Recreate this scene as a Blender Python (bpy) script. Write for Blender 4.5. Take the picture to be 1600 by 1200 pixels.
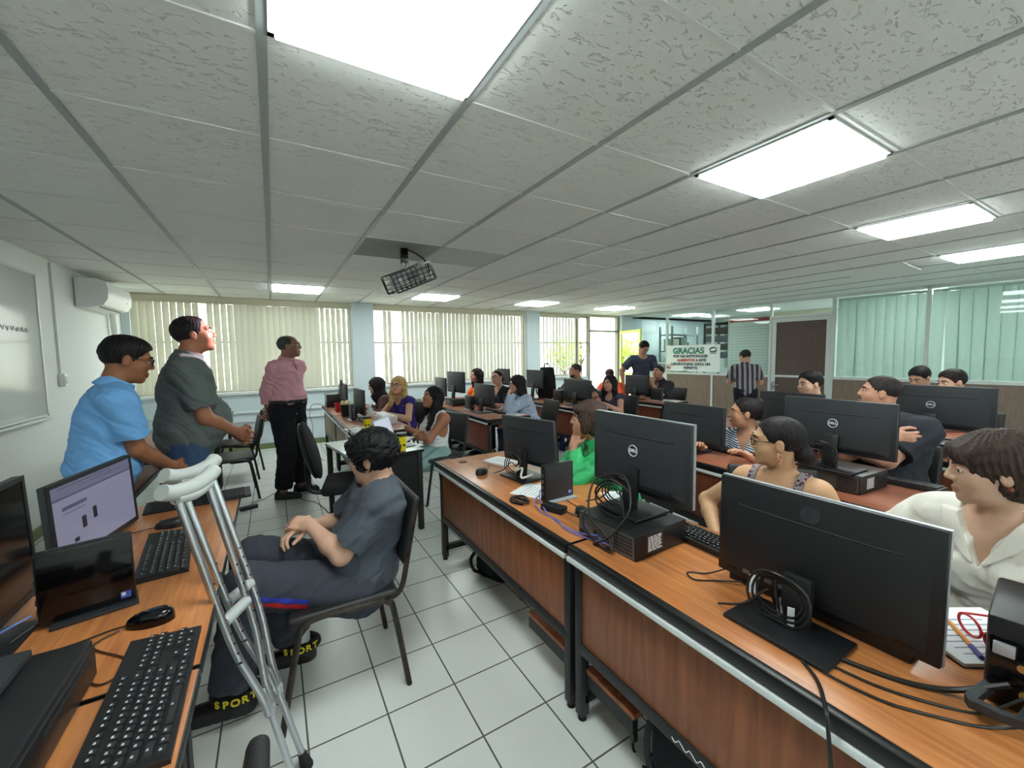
import bpy, bmesh, math, random
import numpy as np
from mathutils import Matrix, Vector
PI = math.pi
random.seed(7)
for _o in list(bpy.data.objects): bpy.data.objects.remove(_o)
SC = bpy.context.scene
COL = SC.collection
# ------------------------------------------------------------------ camera, world, lights, exposure
CAM_H = 1.46
def make_camera():
    yaw, pit, rol = map(math.radians, (30.47, 4.18, -0.867))
    fw = Vector((math.sin(yaw)*math.cos(pit), math.cos(yaw)*math.cos(pit), -math.sin(pit)))
    rt0 = Vector((math.cos(yaw), -math.sin(yaw), 0)); up0 = rt0.cross(fw)
    rt = rt0*math.cos(rol)+up0*math.sin(rol); up = -rt0*math.sin(rol)+up0*math.cos(rol)
    cd = bpy.data.cameras.new('camera'); cd.sensor_width = 36; cd.lens = 36*633.7/1600
    cd.clip_start = .02; cd.clip_end = 200
    c = bpy.data.objects.new('camera', cd); COL.objects.link(c)
    m = Matrix((rt, up, -fw)).transposed().to_4x4(); m.translation = (0, 0, CAM_H)
    c.matrix_world = m; SC.camera = c
make_camera()
SC.view_settings.view_transform = 'Standard'; SC.view_settings.look = 'None'
SC.view_settings.gamma = 1; SC.view_settings.use_curve_mapping = False
SC.view_settings.exposure = 0.70
try:
    SC.cycles.use_denoising = True; SC.cycles.max_bounces = 8; SC.cycles.sample_clamp_indirect = 8
    SC.cycles.caustics_reflective = False; SC.cycles.caustics_refractive = False
except Exception: pass
W = bpy.data.worlds.new('world'); SC.world = W; W.use_nodes = True
_bg = W.node_tree.nodes['Background']; _bg.inputs[0].default_value = (.95, 1, .96, 1); _bg.inputs[1].default_value = 3.6
PANEL_STRENGTH = 13.0
# sun low over the yard outside the window wall
_s = bpy.data.lights.new('sun', 'SUN'); _s.energy = 5.0; _s.angle = .02; _s.color = (1, .96, .88)
_so = bpy.data.objects.new('sun', _s); COL.objects.link(_so); _so.rotation_euler = Vector((.25, .55, -1)).to_track_quat('-Z', 'Y').to_euler()
# ------------------------------------------------------------------ materials
MATS = {}
def lin(c):
    return tuple(((v/255)/12.92 if v/255 <= .04045 else (((v/255)+.055)/1.055)**2.4) for v in c)
def mat(name, rgb, rough=.5, metal=0., bump=0., bscale=60., var=0., emit=0., spec=.5, stretch=None, alpha=1., sheen=0.):
    if name in MATS: return MATS[name]
    m = bpy.data.materials.new(name); m.use_nodes = True; nt = m.node_tree; N = nt.nodes; L = nt.links
    b = N['Principled BSDF']; c = lin(rgb)
    b.inputs['Base Color'].default_value = (*c, 1); b.inputs['Roughness'].default_value = rough
    b.inputs['Metallic'].default_value = metal; b.inputs['Specular IOR Level'].default_value = spec
    if sheen: b.inputs['Sheen Weight'].default_value = sheen
    if emit:
        b.inputs['Emission Color'].default_value = (*c, 1); b.inputs['Emission Strength'].default_value = emit
    if bump or var:
        tc = N.new('ShaderNodeTexCoord'); mp = N.new('ShaderNodeMapping'); nz = N.new('ShaderNodeTexNoise')
        L.new(tc.outputs['Object'], mp.inputs[0]); L.new(mp.outputs[0], nz.inputs['Vector'])
        if stretch: mp.inputs['Scale'].default_value = stretch
        nz.inputs['Scale'].default_value = bscale; nz.inputs['Detail'].default_value = 4
        if bump:
            bp = N.new('ShaderNodeBump'); bp.inputs['Strength'].default_value = bump; bp.inputs['Distance'].default_value = .01
            L.new(nz.outputs['Fac'], bp.inputs['Height']); L.new(bp.outputs[0], b.inputs['Normal'])
        if var:
            cr = N.new('ShaderNodeValToRGB'); L.new(nz.outputs['Fac'], cr.inputs[0])
            cr.color_ramp.elements[0].position = .3; cr.color_ramp.elements[1].position = .7
            cr.color_ramp.elements[0].color = (*[x*(1-var) for x in c], 1)
            cr.color_ramp.elements[1].color = (*[min(1, x*(1+var)) for x in c], 1)
            L.new(cr.outputs[0], b.inputs['Base Color'])
    MATS[name] = m; return m
def wood(name, dark, light, stretch, rough=.35, scale=9.):
    m = mat(name, light, rough); nt = m.node_tree; N = nt.nodes; L = nt.links; b = N['Principled BSDF']
    tc = N.new('ShaderNodeTexCoord'); mp = N.new('ShaderNodeMapping'); mp.inputs['Scale'].default_value = stretch
    n1 = N.new('ShaderNodeTexNoise'); n1.inputs['Scale'].default_value = scale; n1.inputs['Detail'].default_value = 6; n1.inputs['Distortion'].default_value = .6
    cr = N.new('ShaderNodeValToRGB'); cr.color_ramp.elements[0].position = .32; cr.color_ramp.elements[1].position = .68
    cr.color_ramp.elements[0].color = (*lin(dark), 1); cr.color_ramp.elements[1].color = (*lin(light), 1)
    L.new(tc.outputs['Object'], mp.inputs[0]); L.new(mp.outputs[0], n1.inputs['Vector']); L.new(n1.outputs['Fac'], cr.inputs[0]); L.new(cr.outputs[0], b.inputs['Base Color'])
    return m
def node_mat(name):
    m = bpy.data.materials.new(name); m.use_nodes = True; MATS[name] = m
    return m, m.node_tree.nodes, m.node_tree.links
def math_node(N, L, op, a, b=None):
    n = N.new('ShaderNodeMath'); n.operation = op
    for i, v in enumerate((a, b)):
        if v is None: continue
        if isinstance(v, (int, float)): n.inputs[i].default_value = v
        else: L.new(v, n.inputs[i])
    return n.outputs[0]
def floor_material():
    m, N, L = node_mat('ceramic_floor_tile'); b = N['Principled BSDF']
    tc = N.new('ShaderNodeTexCoord'); sp = N.new('ShaderNodeSeparateXYZ'); L.new(tc.outputs['Object'], sp.inputs[0])
    es = []
    for ax, off in ((0, .335), (1, .155)):
        v = math_node(N, L, 'ADD', sp.outputs[ax], 50*.291-off)
        f = math_node(N, L, 'FRACT', math_node(N, L, 'DIVIDE', v, .291))
        es.append(math_node(N, L, 'MINIMUM', f, math_node(N, L, 'SUBTRACT', 1., f)))
    e = math_node(N, L, 'MINIMUM', es[0], es[1])
    g = math_node(N, L, 'LESS_THAN', e, .0115)
    nz = N.new('ShaderNodeTexNoise'); nz.inputs['Scale'].default_value = 3.; nz.inputs['Detail'].default_value = 5; L.new(tc.outputs['Object'], nz.inputs['Vector'])
    cr = N.new('ShaderNodeValToRGB'); L.new(nz.outputs['Fac'], cr.inputs[0])
    cr.color_ramp.elements[0].color = (*lin((212, 216, 213)), 1); cr.color_ramp.elements[1].color = (*lin((226, 229, 226)), 1)
    mx = N.new('ShaderNodeMix'); mx.data_type = 'RGBA'; L.new(g, mx.inputs[0]); L.new(cr.outputs[0], mx.inputs[6]); mx.inputs[7].default_value = (*lin((82, 84, 80)), 1)
    L.new(mx.outputs[2], b.inputs['Base Color'])
    rr = math_node(N, L, 'ADD', math_node(N, L, 'MULTIPLY', g, .5), .26); L.new(rr, b.inputs['Roughness'])
    n2 = N.new('ShaderNodeTexNoise'); n2.inputs['Scale'].default_value = 14.; L.new(tc.outputs['Object'], n2.inputs['Vector'])
    h = math_node(N, L, 'SUBTRACT', math_node(N, L, 'MULTIPLY', n2.outputs['Fac'], .12), math_node(N, L, 'MULTIPLY', g, .8))
    bp = N.new('ShaderNodeBump'); bp.inputs['Strength'].default_value = .25; bp.inputs['Distance'].default_value = .004
    L.new(h, bp.inputs['Height']); L.new(bp.outputs[0], b.inputs['Normal'])
    return m
def ceiling_material():
    m, N, L = node_mat('fissured_ceiling_tile'); b = N['Principled BSDF']
    b.inputs['Base Color'].default_value = (*lin((232, 236, 233)), 1); b.inputs['Roughness'].default_value = .9; b.inputs['Specular IOR Level'].default_value = .1
    tc = N.new('ShaderNodeTexCoord'); mp = N.new('ShaderNodeMapping'); mp.inputs['Scale'].default_value = (1, 2.2, 1); mp.inputs['Rotation'].default_value = (0, 0, .5)
    L.new(tc.outputs['Object'], mp.inputs[0])
    v = N.new('ShaderNodeTexNoise'); v.inputs['Scale'].default_value = 21.; v.inputs['Detail'].default_value = 3; v.inputs['Distortion'].default_value = 1.1; L.new(mp.outputs[0], v.inputs['Vector'])
    pits = N.new('ShaderNodeMapRange'); pits.inputs[1].default_value = .60; pits.inputs[2].default_value = .67; L.new(v.outputs['Fac'], pits.inputs[0])
    n2 = N.new('ShaderNodeTexNoise'); n2.inputs['Scale'].default_value = 220.; L.new(tc.outputs['Object'], n2.inputs['Vector'])
    h = math_node(N, L, 'SUBTRACT', math_node(N, L, 'MULTIPLY', n2.outputs['Fac'], .15), pits.outputs[0])
    bp = N.new('ShaderNodeBump'); bp.inputs['Strength'].default_value = .75; bp.inputs['Distance'].default_value = .012
    L.new(h, bp.inputs['Height']); L.new(bp.outputs[0], b.inputs['Normal'])
    return m
def glass_material(name, tint=(1, 1, 1), refl=.08):
    m, N, L = node_mat(name); N.remove(N['Principled BSDF']); out = N['Material Output']
    t = N.new('ShaderNodeBsdfTransparent'); t.inputs[0].default_value = (*tint, 1)
    g = N.new('ShaderNodeBsdfGlossy'); g.inputs['Roughness'].default_value = .02
    fr = N.new('ShaderNodeFresnel'); fr.inputs[0].default_value = 1.45
    ge = N.new('ShaderNodeNewGeometry'); f2 = math_node(N, L, 'MULTIPLY', math_node(N, L, 'MULTIPLY', fr.outputs[0], refl/.04), math_node(N, L, 'SUBTRACT', 1., ge.outputs['Backfacing']))
    mx = N.new('ShaderNodeMixShader'); L.new(f2, mx.inputs[0]); L.new(t.outputs[0], mx.inputs[1]); L.new(g.outputs[0], mx.inputs[2]); L.new(mx.outputs[0], out.inputs[0])
    return m
def cloth_translucent(name, rgb, trans=.35, col2=None):
    m, N, L = node_mat(name); N.remove(N['Principled BSDF']); out = N['Material Output']; c = lin(rgb)
    d = N.new('ShaderNodeBsdfDiffuse'); d.inputs[0].default_value = (*c, 1)
    t = N.new('ShaderNodeBsdfTranslucent'); t.inputs[0].default_value = (*lin(col2 or rgb), 1)
    mx = N.new('ShaderNodeMixShader'); mx.inputs[0].default_value = trans
    L.new(d.outputs[0], mx.inputs[1]); L.new(t.outputs[0], mx.inputs[2]); L.new(mx.outputs[0], out.inputs[0])
    return m
M_FLOOR = floor_material(); M_CEIL = ceiling_material()
M_WALL = mat('painted_wall', (224, 230, 228), .75, bump=.08, bscale=90, var=.015)
M_WALLB = mat('window_wall_paint', (205, 219, 224), .7, bump=.08, bscale=90)
M_GRID = mat('ceiling_tbar_white', (225, 228, 226), .5); M_GRIDG = mat('ceiling_tbar_grey', (158, 166, 166), .5)
M_BASE = mat('green_baseboard', (112, 124, 84), .6)
M_ALU = mat('painted_aluminium', (208, 214, 212), .4, metal=.15)
M_ALUD = mat('dark_window_frame', (120, 118, 105), .5)
M_WHITEF = mat('white_frame', (226, 230, 228), .45)
M_WPANEL = wood('partition_wood', (114, 96, 85), (138, 118, 105), (14, 14, 1.2), .5, 6)
M_DOORW = wood('door_wood', (82, 66, 62), (98, 80, 74), (14, 14, 1.2), .5, 6)
M_TOP = wood('desk_top_laminate', (168, 100, 54), (204, 134, 80), (10, .7, 8), .3, 5)
M_TOPB = wood('desk_top_laminate_red', (138, 80, 58), (166, 102, 76), (10, .7, 8), .32, 5)
M_PAN = wood('desk_panel_laminate', (126, 69, 38), (162, 95, 57), (6, 9, .7), .4, 4)
M_PANB = wood('desk_panel_laminate_dark', (108, 54, 36), (136, 72, 50), (6, 9, .7), .4, 4)
M_BLACKM = mat('black_steel', (34, 35, 36), .45, metal=.2)
M_EDGE = mat('black_edge_band', (24, 24, 24), .35)
M_STRIP = mat('white_trim_strip', (222, 226, 226), .3)
M_BLK = mat('black_plastic', (24, 25, 28), .42)
M_BLK2 = mat('dark_grey_plastic', (40, 43, 48), .5)
M_BLKG = mat('glossy_black', (10, 10, 13), .12)
M_KEY = mat('keycap_black', (30, 31, 34), .5)
M_RUB = mat('black_rubber', (20, 20, 21), .7)
M_CAB = mat('cable_black', (22, 22, 23), .45)
M_CABW = mat('cable_white', (214, 210, 200), .5)
M_CABB = mat('cable_blue', (96, 120, 196), .45)
M_CABP = mat('cable_purple', (120, 106, 180), .45)
M_SILV = mat('silver_plastic', (170, 174, 180), .35, metal=.3)
M_CHROME = mat('brushed_aluminium', (198, 202, 206), .28, metal=.9)
M_PAPER = mat('white_paper', (236, 238, 240), .8)
M_WHITEP = mat('white_plastic', (230, 233, 233), .35)
M_LOGO = mat('logo_light_grey', (206, 212, 218), .4)
M_LOGOD = mat('logo_dark_gloss', (40, 42, 46), .2)
M_PORT = mat('port_metal', (120, 122, 122), .35, metal=.7)
M_YEL = mat('yellow_cup', (240, 216, 18), .4)
M_VINYL = mat('black_vinyl', (26, 26, 28), .5, bump=.1, bscale=120)
M_FABK = mat('black_chair_fabric', (22, 23, 26), .9, bump=.3, bscale=300)
M_RUST = mat('worn_black_steel', (58, 50, 44), .4, metal=.5, var=.5, bscale=30)
# ------------------------------------------------------------------ mesh helpers
def sm3(a): return Vector(a)
class MB:
    def __init__(s): s.bm = bmesh.new()
    def box(s, c, d, rot=None, bev=0., seg=2):
        m = Matrix.Translation(c) @ (rot.to_4x4() if rot is not None else Matrix.Identity(4)) @ Matrix.Diagonal((*d, 1))
        r = bmesh.ops.create_cube(s.bm, size=1, matrix=m)
        if bev:
            es = list({e for v in r['verts'] for e in v.link_edges})
            bmesh.ops.bevel(s.bm, geom=es, offset=min(bev, .49*min(d)), segments=seg, profile=.5, affect='EDGES')
        return s
    def b2(s, lo, hi, bev=0., seg=2):
        return s.box([(a+b)/2 for a, b in zip(lo, hi)], [abs(b-a) for a, b in zip(lo, hi)], None, bev, seg)
    def cyl(s, a, b, r, r2=None, seg=16, caps=True):
        a = Vector(a); b = Vector(b); d = b-a; q = Vector((0, 0, 1)).rotation_difference(d.normalized()).to_matrix().to_4x4()
        bmesh.ops.create_cone(s.bm, cap_ends=caps, segments=seg, radius1=r, radius2=r if r2 is None else r2, depth=d.length, matrix=Matrix.Translation((a+b)/2) @ q)
        return s
    def sph(s, c, r, seg=16, scale=(1, 1, 1)):
        bmesh.ops.create_uvsphere(s.bm, u_segments=seg, v_segments=max(6, seg//2), radius=r, matrix=Matrix.Translation(c) @ Matrix.Diagonal((*scale, 1)))
        return s
    def tube(s, pts, r, seg=8, smooth=4, closed=False):
        P = [Vector(p) for p in pts]
        if smooth and len(P) > 2:
            Q = []; n = len(P); rng = range(n if closed else n-1)
            for i in rng:
                if closed: p0, p1, p2, p3 = P[(i-1) % n], P[i], P[(i+1) % n], P[(i+2) % n]
                else: p0, p1, p2, p3 = P[max(i-1, 0)], P[i], P[i+1], P[min(i+2, n-1)]
                for k in range(smooth):
                    t = k/smooth
                    Q.append(.5*((2*p1)+(p2-p0)*t+(2*p0-5*p1+4*p2-p3)*t*t+(3*p1-p0-3*p2+p3)*t**3))
            if not closed: Q.append(P[-1])
            P = Q
        n = len(P); rings = []; T0 = None; up = None
        for i in range(n):
            if closed: T = (P[(i+1) % n]-P[i-1])
            else: T = P[min(i+1, n-1)]-P[max(i-1, 0)]
            T = T.normalized() if T.length > 1e-9 else (T0 or Vector((0, 0, 1)))
            if up is None:
                up = T.orthogonal().normalized()
            else:
                up = T0.rotation_difference(T) @ up
                up = (up-T*up.dot(T)).normalized()
            T0 = T; sd = T.cross(up)
            rings.append([s.bm.verts.new(P[i]+(up*math.cos(2*PI*k/seg)+sd*math.sin(2*PI*k/seg))*r) for k in range(seg)])
        for i in range(n if closed else n-1):
            A = rings[i]; B = rings[(i+1) % n]
            for k in range(seg): s.bm.faces.new((A[k], A[(k+1) % seg], B[(k+1) % seg], B[k]))
        if not closed:
            s.bm.faces.new(rings[0][::-1]); s.bm.faces.new(rings[-1])
        return s
    def lathe(s, prof, c=(0, 0, 0), seg=24, R=None):
        rings = []; c = Vector(c)
        for r, z in prof:
            ring = []
            for k in range(seg):
                v = Vector((max(r, 1e-5)*math.cos(2*PI*k/seg), max(r, 1e-5)*math.sin(2*PI*k/seg), z))
                ring.append(s.bm.verts.new(c+((R @ v) if R is not None else v)))
            rings.append(ring)
        for A, B in zip(rings, rings[1:]):
            for k in range(seg): s.bm.faces.new((A[k], A[(k+1) % seg], B[(k+1) % seg], B[k]))
        s.bm.faces.new(rings[0][::-1]); s.bm.faces.new(rings[-1]); return s
    def prism(s, poly, ext, bev=0.):
        ext = Vector(ext); A = [s.bm.verts.new(p) for p in poly]; B = [s.bm.verts.new(Vector(p)+ext) for p in poly]; n = len(A)
        f = [s.bm.faces.new(A[::-1]), s.bm.faces.new(B)]
        for i in range(n): f.append(s.bm.faces.new((A[i], A[(i+1) % n], B[(i+1) % n], B[i])))
        return s
    def grid(s, fn, nu, nv):
        V = [[s.bm.verts.new(fn(i/nu, j/nv)) for j in range(nv+1)] for i in range(nu+1)]
        for i in range(nu):
            for j in range(nv): s.bm.faces.new((V[i][j], V[i+1][j], V[i+1][j+1], V[i][j+1]))
        return s
    def mesh(s, name, m, smooth=None):
        bmesh.ops.recalc_face_normals(s.bm, faces=s.bm.faces)
        me = bpy.data.meshes.new(name); s.bm.to_mesh(me); s.bm.free()
        if m is not None: me.materials.append(m)
        ang = math.radians(40)
        me.polygons.foreach_set('use_smooth', [True]*len(me.polygons))
        try: me.set_sharp_from_angle(angle=ang)
        except Exception: pass
        return me
    def build(s, name, m, parent=None, loc=None, rotz=0., **kw):
        o = bpy.data.objects.new(name, s.mesh(name, m)); COL.objects.link(o)
        if parent is not None: o.parent = parent
        if loc is not None: o.location = loc
        if rotz: o.rotation_euler = (0, 0, rotz)
        if kw: tag(o, **kw)
        return o
def tag(o, label=None, cat=None, group=None, kind=None):
    if label: o['label'] = label
    if cat: o['category'] = cat
    if group: o['group'] = group
    if kind: o['kind'] = kind
    return o
def thing(name, label, cat, loc=(0, 0, 0), rotz=0., group=None):
    o = bpy.data.objects.new(name, None); COL.objects.link(o); o.empty_display_size = .1
    o.location = loc; o.rotation_euler = (0, 0, rotz)
    return tag(o, label, cat, group)
def struct(mb, name, m, **k):
    o = mb.build(name, m); o['kind'] = 'structure'; return o
def dup(root, loc, rotz=None, label=None, group=None):
    r = root.copy(); COL.objects.link(r); r.location = loc
    if rotz is not None: r.rotation_euler = (0, 0, rotz)
    if label: r['label'] = label
    if group: r['group'] = group
    def rec(src, dst):
        for ch in list(src.children):
            c = ch.copy(); COL.objects.link(c); c.parent = dst; rec(ch, c)
    rec(root, r); return r
def text_obj(txt, size, m, parent, M, name='lettering', ext=.0008, align='CENTER', bold=0., font_shear=0.):
    cu = bpy.data.curves.new(name, 'FONT'); cu.body = txt; cu.size = size; cu.align_x = align; cu.align_y = 'CENTER'; cu.extrude = ext; cu.offset = bold; cu.shear = font_shear
    o = bpy.data.objects.new(name+'_tmp', cu); COL.objects.link(o)
    bpy.context.view_layer.update()
    me = bpy.data.meshes.new_from_object(o); bpy.data.objects.remove(o)
    me.materials.clear(); me.materials.append(m)
    ob = bpy.data.objects.new(name, me); COL.objects.link(ob); ob.parent = parent; ob.matrix_local = M
    return ob
def frame_m(origin, xdir, ydir):
    x = Vector(xdir).normalized(); z = x.cross(Vector(ydir)).normalized(); y = z.cross(x)
    m = Matrix((x, y, z)).transposed().to_4x4(); m.translation = origin; return m
# ------------------------------------------------------------------ the setting
XL, YW, ZC = -1.75, 7.59, 2.40          # left wall, window wall, ceiling
YB = -2.2                               # wall behind the photographer
XR = 11.5                               # far wall of the office behind the glass partition
struct(MB().b2((XL-.1, YB-.1, -.1), (XR+.1, YW+.12, 0)), 'floor', M_FLOOR)
struct(MB().b2((XL-.1, YB-.1, ZC), (XR+.1, YW+.12, ZC+.06)), 'ceiling', M_CEIL)
struct(MB().b2((XL-.1, YB, 0), (XL, YW+.1, ZC)), 'wall_left', M_WALL)
struct(MB().b2((XL, YB-.1, 0), (XR, YB, ZC)), 'wall_back', M_WALL)
struct(MB().b2((XR, YB, 0), (XR+.1, YW, ZC)), 'wall_right', M_WALL)
# window wall: parapet, pillars, lintel
struct(MB().b2((XL, YW, 0), (6.66, YW+.12, .90)), 'wall_front', M_WALLB)
for i, (a, b) in enumerate(((XL, -1.66), (1.22, 1.58), (4.82, 5.16), (7.66, 8.05))):
    struct(MB().b2((a, YW-.09, 0), (b, YW+.12, ZC)), 'pillar_%d' % (i+1), M_WALLB)
struct(MB().b2((XL, YW, 2.34), (XR, YW+.12, ZC)), 'trim_1', mat('beige_lintel', (200, 196, 178), .6))
struct(MB().b2((8.05, YW, 0), (XR, YW+.12, ZC)), 'wall_office_side', M_WALLB)
struct(MB().b2((XL, YW-.05, .90), (6.4, YW+.1, .94)), 'trim_2', M_WHITEF)
for nm, lo, hi in (('baseboard_left', (XL, YB, 0), (XL+.015, YW, .09)), ('baseboard_front', (XL, YW-.012, 0), (6.64, YW, .09))):
    struct(MB().b2(lo, hi), nm, M_BASE)
# T-bar grid
PX, PY, GX, GY = .65, .645, .02, .79
g = MB()
for i in range(-3, 14):
    x = GX+PX*i
    if x < 8.15: g.b2((x-.014, YB, ZC-.006), (x+.014, YW, ZC))
g2 = MB()
for j in range(-4, 11):
    y = GY+PY*j
    g2.b2((XL, y-.008, ZC-.005), (8.2, y+.008, ZC))
struct(g, 'trim_3', M_GRIDG); struct(g2, 'trim_4', M_GRID)
# windows: frame and pane for each bay
M_GLASS = glass_material('window_glass', (.97, 1, .98)); M_GLASSG = glass_material('partition_glass', (.92, .97, .95), .05)
def window(n, x0, x1, z0=.94, z1=2.34, mull=2):
    f = MB(); t = .03
    for a, b in (((x0, z0), (x1, z0+t)), ((x0, z1-t), (x1, z1)), ((x0, z0), (x0+t, z1)), ((x1-t, z0), (x1, z1)), ((x0, 1.70), (x1, 1.725))):
        f.b2((a[0], YW+.04, a[1]), (b[0], YW+.08, b[1]))
    for k in range(1, mull):
        x = x0+(x1-x0)*k/mull; f.b2((x-.014, YW+.04, z0), (x+.014, YW+.08, z1))
    o = f.build('window_%d' % n, M_ALUD); o['kind'] = 'structure'
    MB().b2((x0+.01, YW+.058, z0+.01), (x1-.01, YW+.062, z1-.01)).build('pane', M_GLASS, o)
    return o
window(1, -1.66, 1.22, mull=4); window(2, 1.58, 4.82, mull=5); window(3, 5.16, 6.30, mull=2); window(4, 6.30, 6.66, z0=.1, mull=1)
# doorway to the yard: frame, transom, sign on the transom, open leaf with outdoor glare coloured into its frame
f = MB()
for x in (6.66, 7.62): f.b2((x-.02, YW-.01, 0), (x+.025, YW+.09, 2.34))
f.b2((6.66, YW-.01, 1.98), (7.62, YW+.09, 2.02))
d1 = f.build('door_1', M_ALUD); d1['kind'] = 'structure'
MB().b2((6.69, YW+.04, 2.02), (7.6, YW+.045, 2.34)).build('transom_pane', M_GLASS, d1)
def open_leaf():
    M_LIMELIT = mat('lime_lit_door_frame', (196, 214, 92), .45)  # bright light from outside painted into the frame as a lime tint
    t = thing('glass_door', 'open glass door leaf with lime outdoor light painted on its frame by the far corner', 'door', (7.60, YW-.11, 0), math.radians(-105))
    w, h, fr = .90, 2.0, .07
    m = MB()
    for lo, hi in (((0, -.02, 0.02), (fr, .02, h)), ((w-fr, -.02, .02), (w, .02, h)), ((fr, -.02, h-fr), (w-fr, .02, h)), ((fr, -.02, .02), (w-fr, .02, .16)), ((fr, -.02, .9), (w-fr, .02, .97))): m.b2(lo, hi)
    m.build('leaf_frame', M_LIMELIT, t)
    MB().b2((fr, -.004, .16), (w-fr, .004, h-fr)).build('pane', glass_material('door_glass', (.8, .9, .8), .5), t)
    MB().cyl((w-.04, -.05, 1.0), (w-.04, -.05, 1.16), .01).cyl((w-.04, -.05, 1.02), (w-.04, -.02, 1.02), .007).cyl((w-.04, -.05, 1.14), (w-.04, -.02, 1.14), .007).build('handle', M_ALU, t)
open_leaf()
# yard outside
struct(MB().b2((-6, YW+.12, -.15), (16, 30, -.1)), 'ground_yard', mat('sunlit_paving', (200, 196, 184), .9))
def bush(name, label, c, r, h, n, col, seed):
    rnd = random.Random(seed); t = thing(name, label, 'plant', (c[0], c[1], -.1))
    m = MB()
    for k in range(n):
        a = rnd.uniform(0, 2*PI); u = rnd.uniform(-1, 1); rr = r*rnd.random()**.4
        p = Vector((rr*math.cos(a)*math.sqrt(1-u*u), rr*math.sin(a)*math.sqrt(1-u*u), h+rr*u*.9))
        L_ = rnd.uniform(.08, .17); d = Vector((rnd.uniform(-1, 1), rnd.uniform(-1, 1), rnd.uniform(-.9, .6))).normalized(); s = d.orthogonal().normalized()*L_*.22
        q = [p, p+d*L_*.5+s, p+d*L_, p+d*L_*.5-s]; vs = [m.bm.verts.new(x) for x in q]; m.bm.faces.new(vs)
    m.build('foliage', cloth_translucent('leaf_'+name+str(seed), col, .45), t)
    s = MB(); s.cyl((0, 0, 0), (0, 0, h), .05, .03, 8)
    for k in range(5):
        a = k*1.3; s.cyl((0, 0, h*.6), (r*.6*math.cos(a), r*.6*math.sin(a), h+.2*math.sin(k)), .02, .008, 6)
    s.build('trunk', mat('bark', (96, 80, 62), .9), t)
bush('garden_tree', 'sunlit leafy tree outside the open doorway', (8.35, 9.9), .55, 1.95, 420, (206, 214, 160), 1)
bush('garden_shrub', 'bright green shrub in the yard, left of the garden tree', (7.05, 9.1), .50, 1.55, 650, (184, 220, 110), 2)
# vertical blinds
M_SLAT = cloth_translucent('blind_slat', (192, 192, 178), .075, (226, 222, 204)); M_RAIL = mat('blind_rail', (196, 192, 170), .5)
def blind(x0, x1, label, gaps, seed, openness):
    t = thing('vertical_blind', label, 'blind', (x0, YW-.045, 0), group=None)
    MB().b2((0, -.02, 2.28), (x1-x0, .02, 2.335)).build('headrail', M_RAIL, t)
    rnd = random.Random(seed); w = .089; n = int((x1-x0)/.083); me = None
    for k in range(n):
        x = .04+k*(x1-x0-.08)/(n-1)
        u = x/(x1-x0)
        if any(a < u < b for a, b in gaps): continue
        if me is None:
            def sl(u_, v_): 
                y = (u_-.5)*w
                return (y, .006*math.cos((u_-.5)*PI), .955+v_*1.325)
            mb = MB(); mb.grid(sl, 4, 2); me = mb.mesh('slat', M_SLAT)
        o = bpy.data.objects.new('slat', me); COL.objects.link(o); o.parent = t; o.location = (x, rnd.uniform(-.004, .004), rnd.uniform(-.004, .004))
        o.rotation_euler = (0, 0, openness(u)+rnd.uniform(-.10, .10))
    c = MB(); c.tube([(x1-x0-.05, -.03, 2.27), (x1-x0-.05, -.032, 1.2)], .004, 6, 0).build('pull_chain', M_WHITEP, t)
blind(-1.66, 1.22, 'left vertical blind of beige slats behind the three standing men', ((.268, .30),), 3, lambda u: .62 if u < .42 or u > .83 else .22)
blind(1.58, 4.82, 'long middle vertical blind of beige slats between the two pillars', ((.0, .05), (.115, .145)), 4, lambda u: .55 if u < .22 or u > .9 else .25)
blind(5.16, 6.32, 'short right vertical blind of beige slats next to the doorway', ((.0, .06),), 5, lambda u: .5)
# ------------------------------------------------------------------ ceiling lights
M_DIFF = mat('lit_diffuser', (244, 255, 252), .5, emit=PANEL_STRENGTH); M_DIFFOFF = mat('unlit_diffuser', (214, 216, 208), .5, emit=0.)
def ceiling_light(i, j, label, lit=True):
    x, y = GX+PX*(i+.5), GY+PY*(j+.5)
    t = thing('ceiling_light', label, 'light', (x, y, ZC-.012), group='square ceiling light panels')
    m = MB(); a, b = PX/2-.014, PY/2-.014; w = .018
    for lo, hi in (((-a, -b, 0), (a, -b+w, .012)), ((-a, b-w, 0), (a, b, .012)), ((-a, -b, 0), (-a+w, b, .012)), ((a-w, -b, 0), (a, b, .012))): m.b2(lo, hi)
    m.build('frame', M_WHITEF, t)
    MB().b2((-a+w, -b+w, -.016), (a-w, b-w, .010), .004).build('diffuser', M_DIFF if lit else M_DIFFOFF, t)
for i, j, l in ((0, 0, 'huge lit ceiling panel overhead at the top edge of the picture'), (3, 0, 'lit ceiling panel second nearest, right of the overhead one'), (6, 0, 'lit ceiling panel above the right hand desks, third from the overhead one'), (9, 0, 'lit ceiling panel cut by the right edge of the picture'),
                (0, 8, 'lit ceiling panel above the man in the pink shirt by the blinds'), (3, 8, 'lit ceiling panel by the blinds just right of the projector'), (6, 8, 'lit ceiling panel by the blinds above the right window pillar'), (9, 8, 'lit ceiling panel nearest the garden doorway')):
    ceiling_light(i, j, l)
ceiling_light(9, 6, 'unlit pale ceiling panel near the garden doorway', False)
for i, j, l in ((0, -4, 'unseen lit panel added behind the photographer on the left'), (3, -4, 'unseen lit panel added behind the photographer in the middle'), (6, -4, 'unseen lit panel added behind the photographer on the right')):  # unseen panels added behind the camera for the room's lighting
    ceiling_light(i, j, l)
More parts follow.
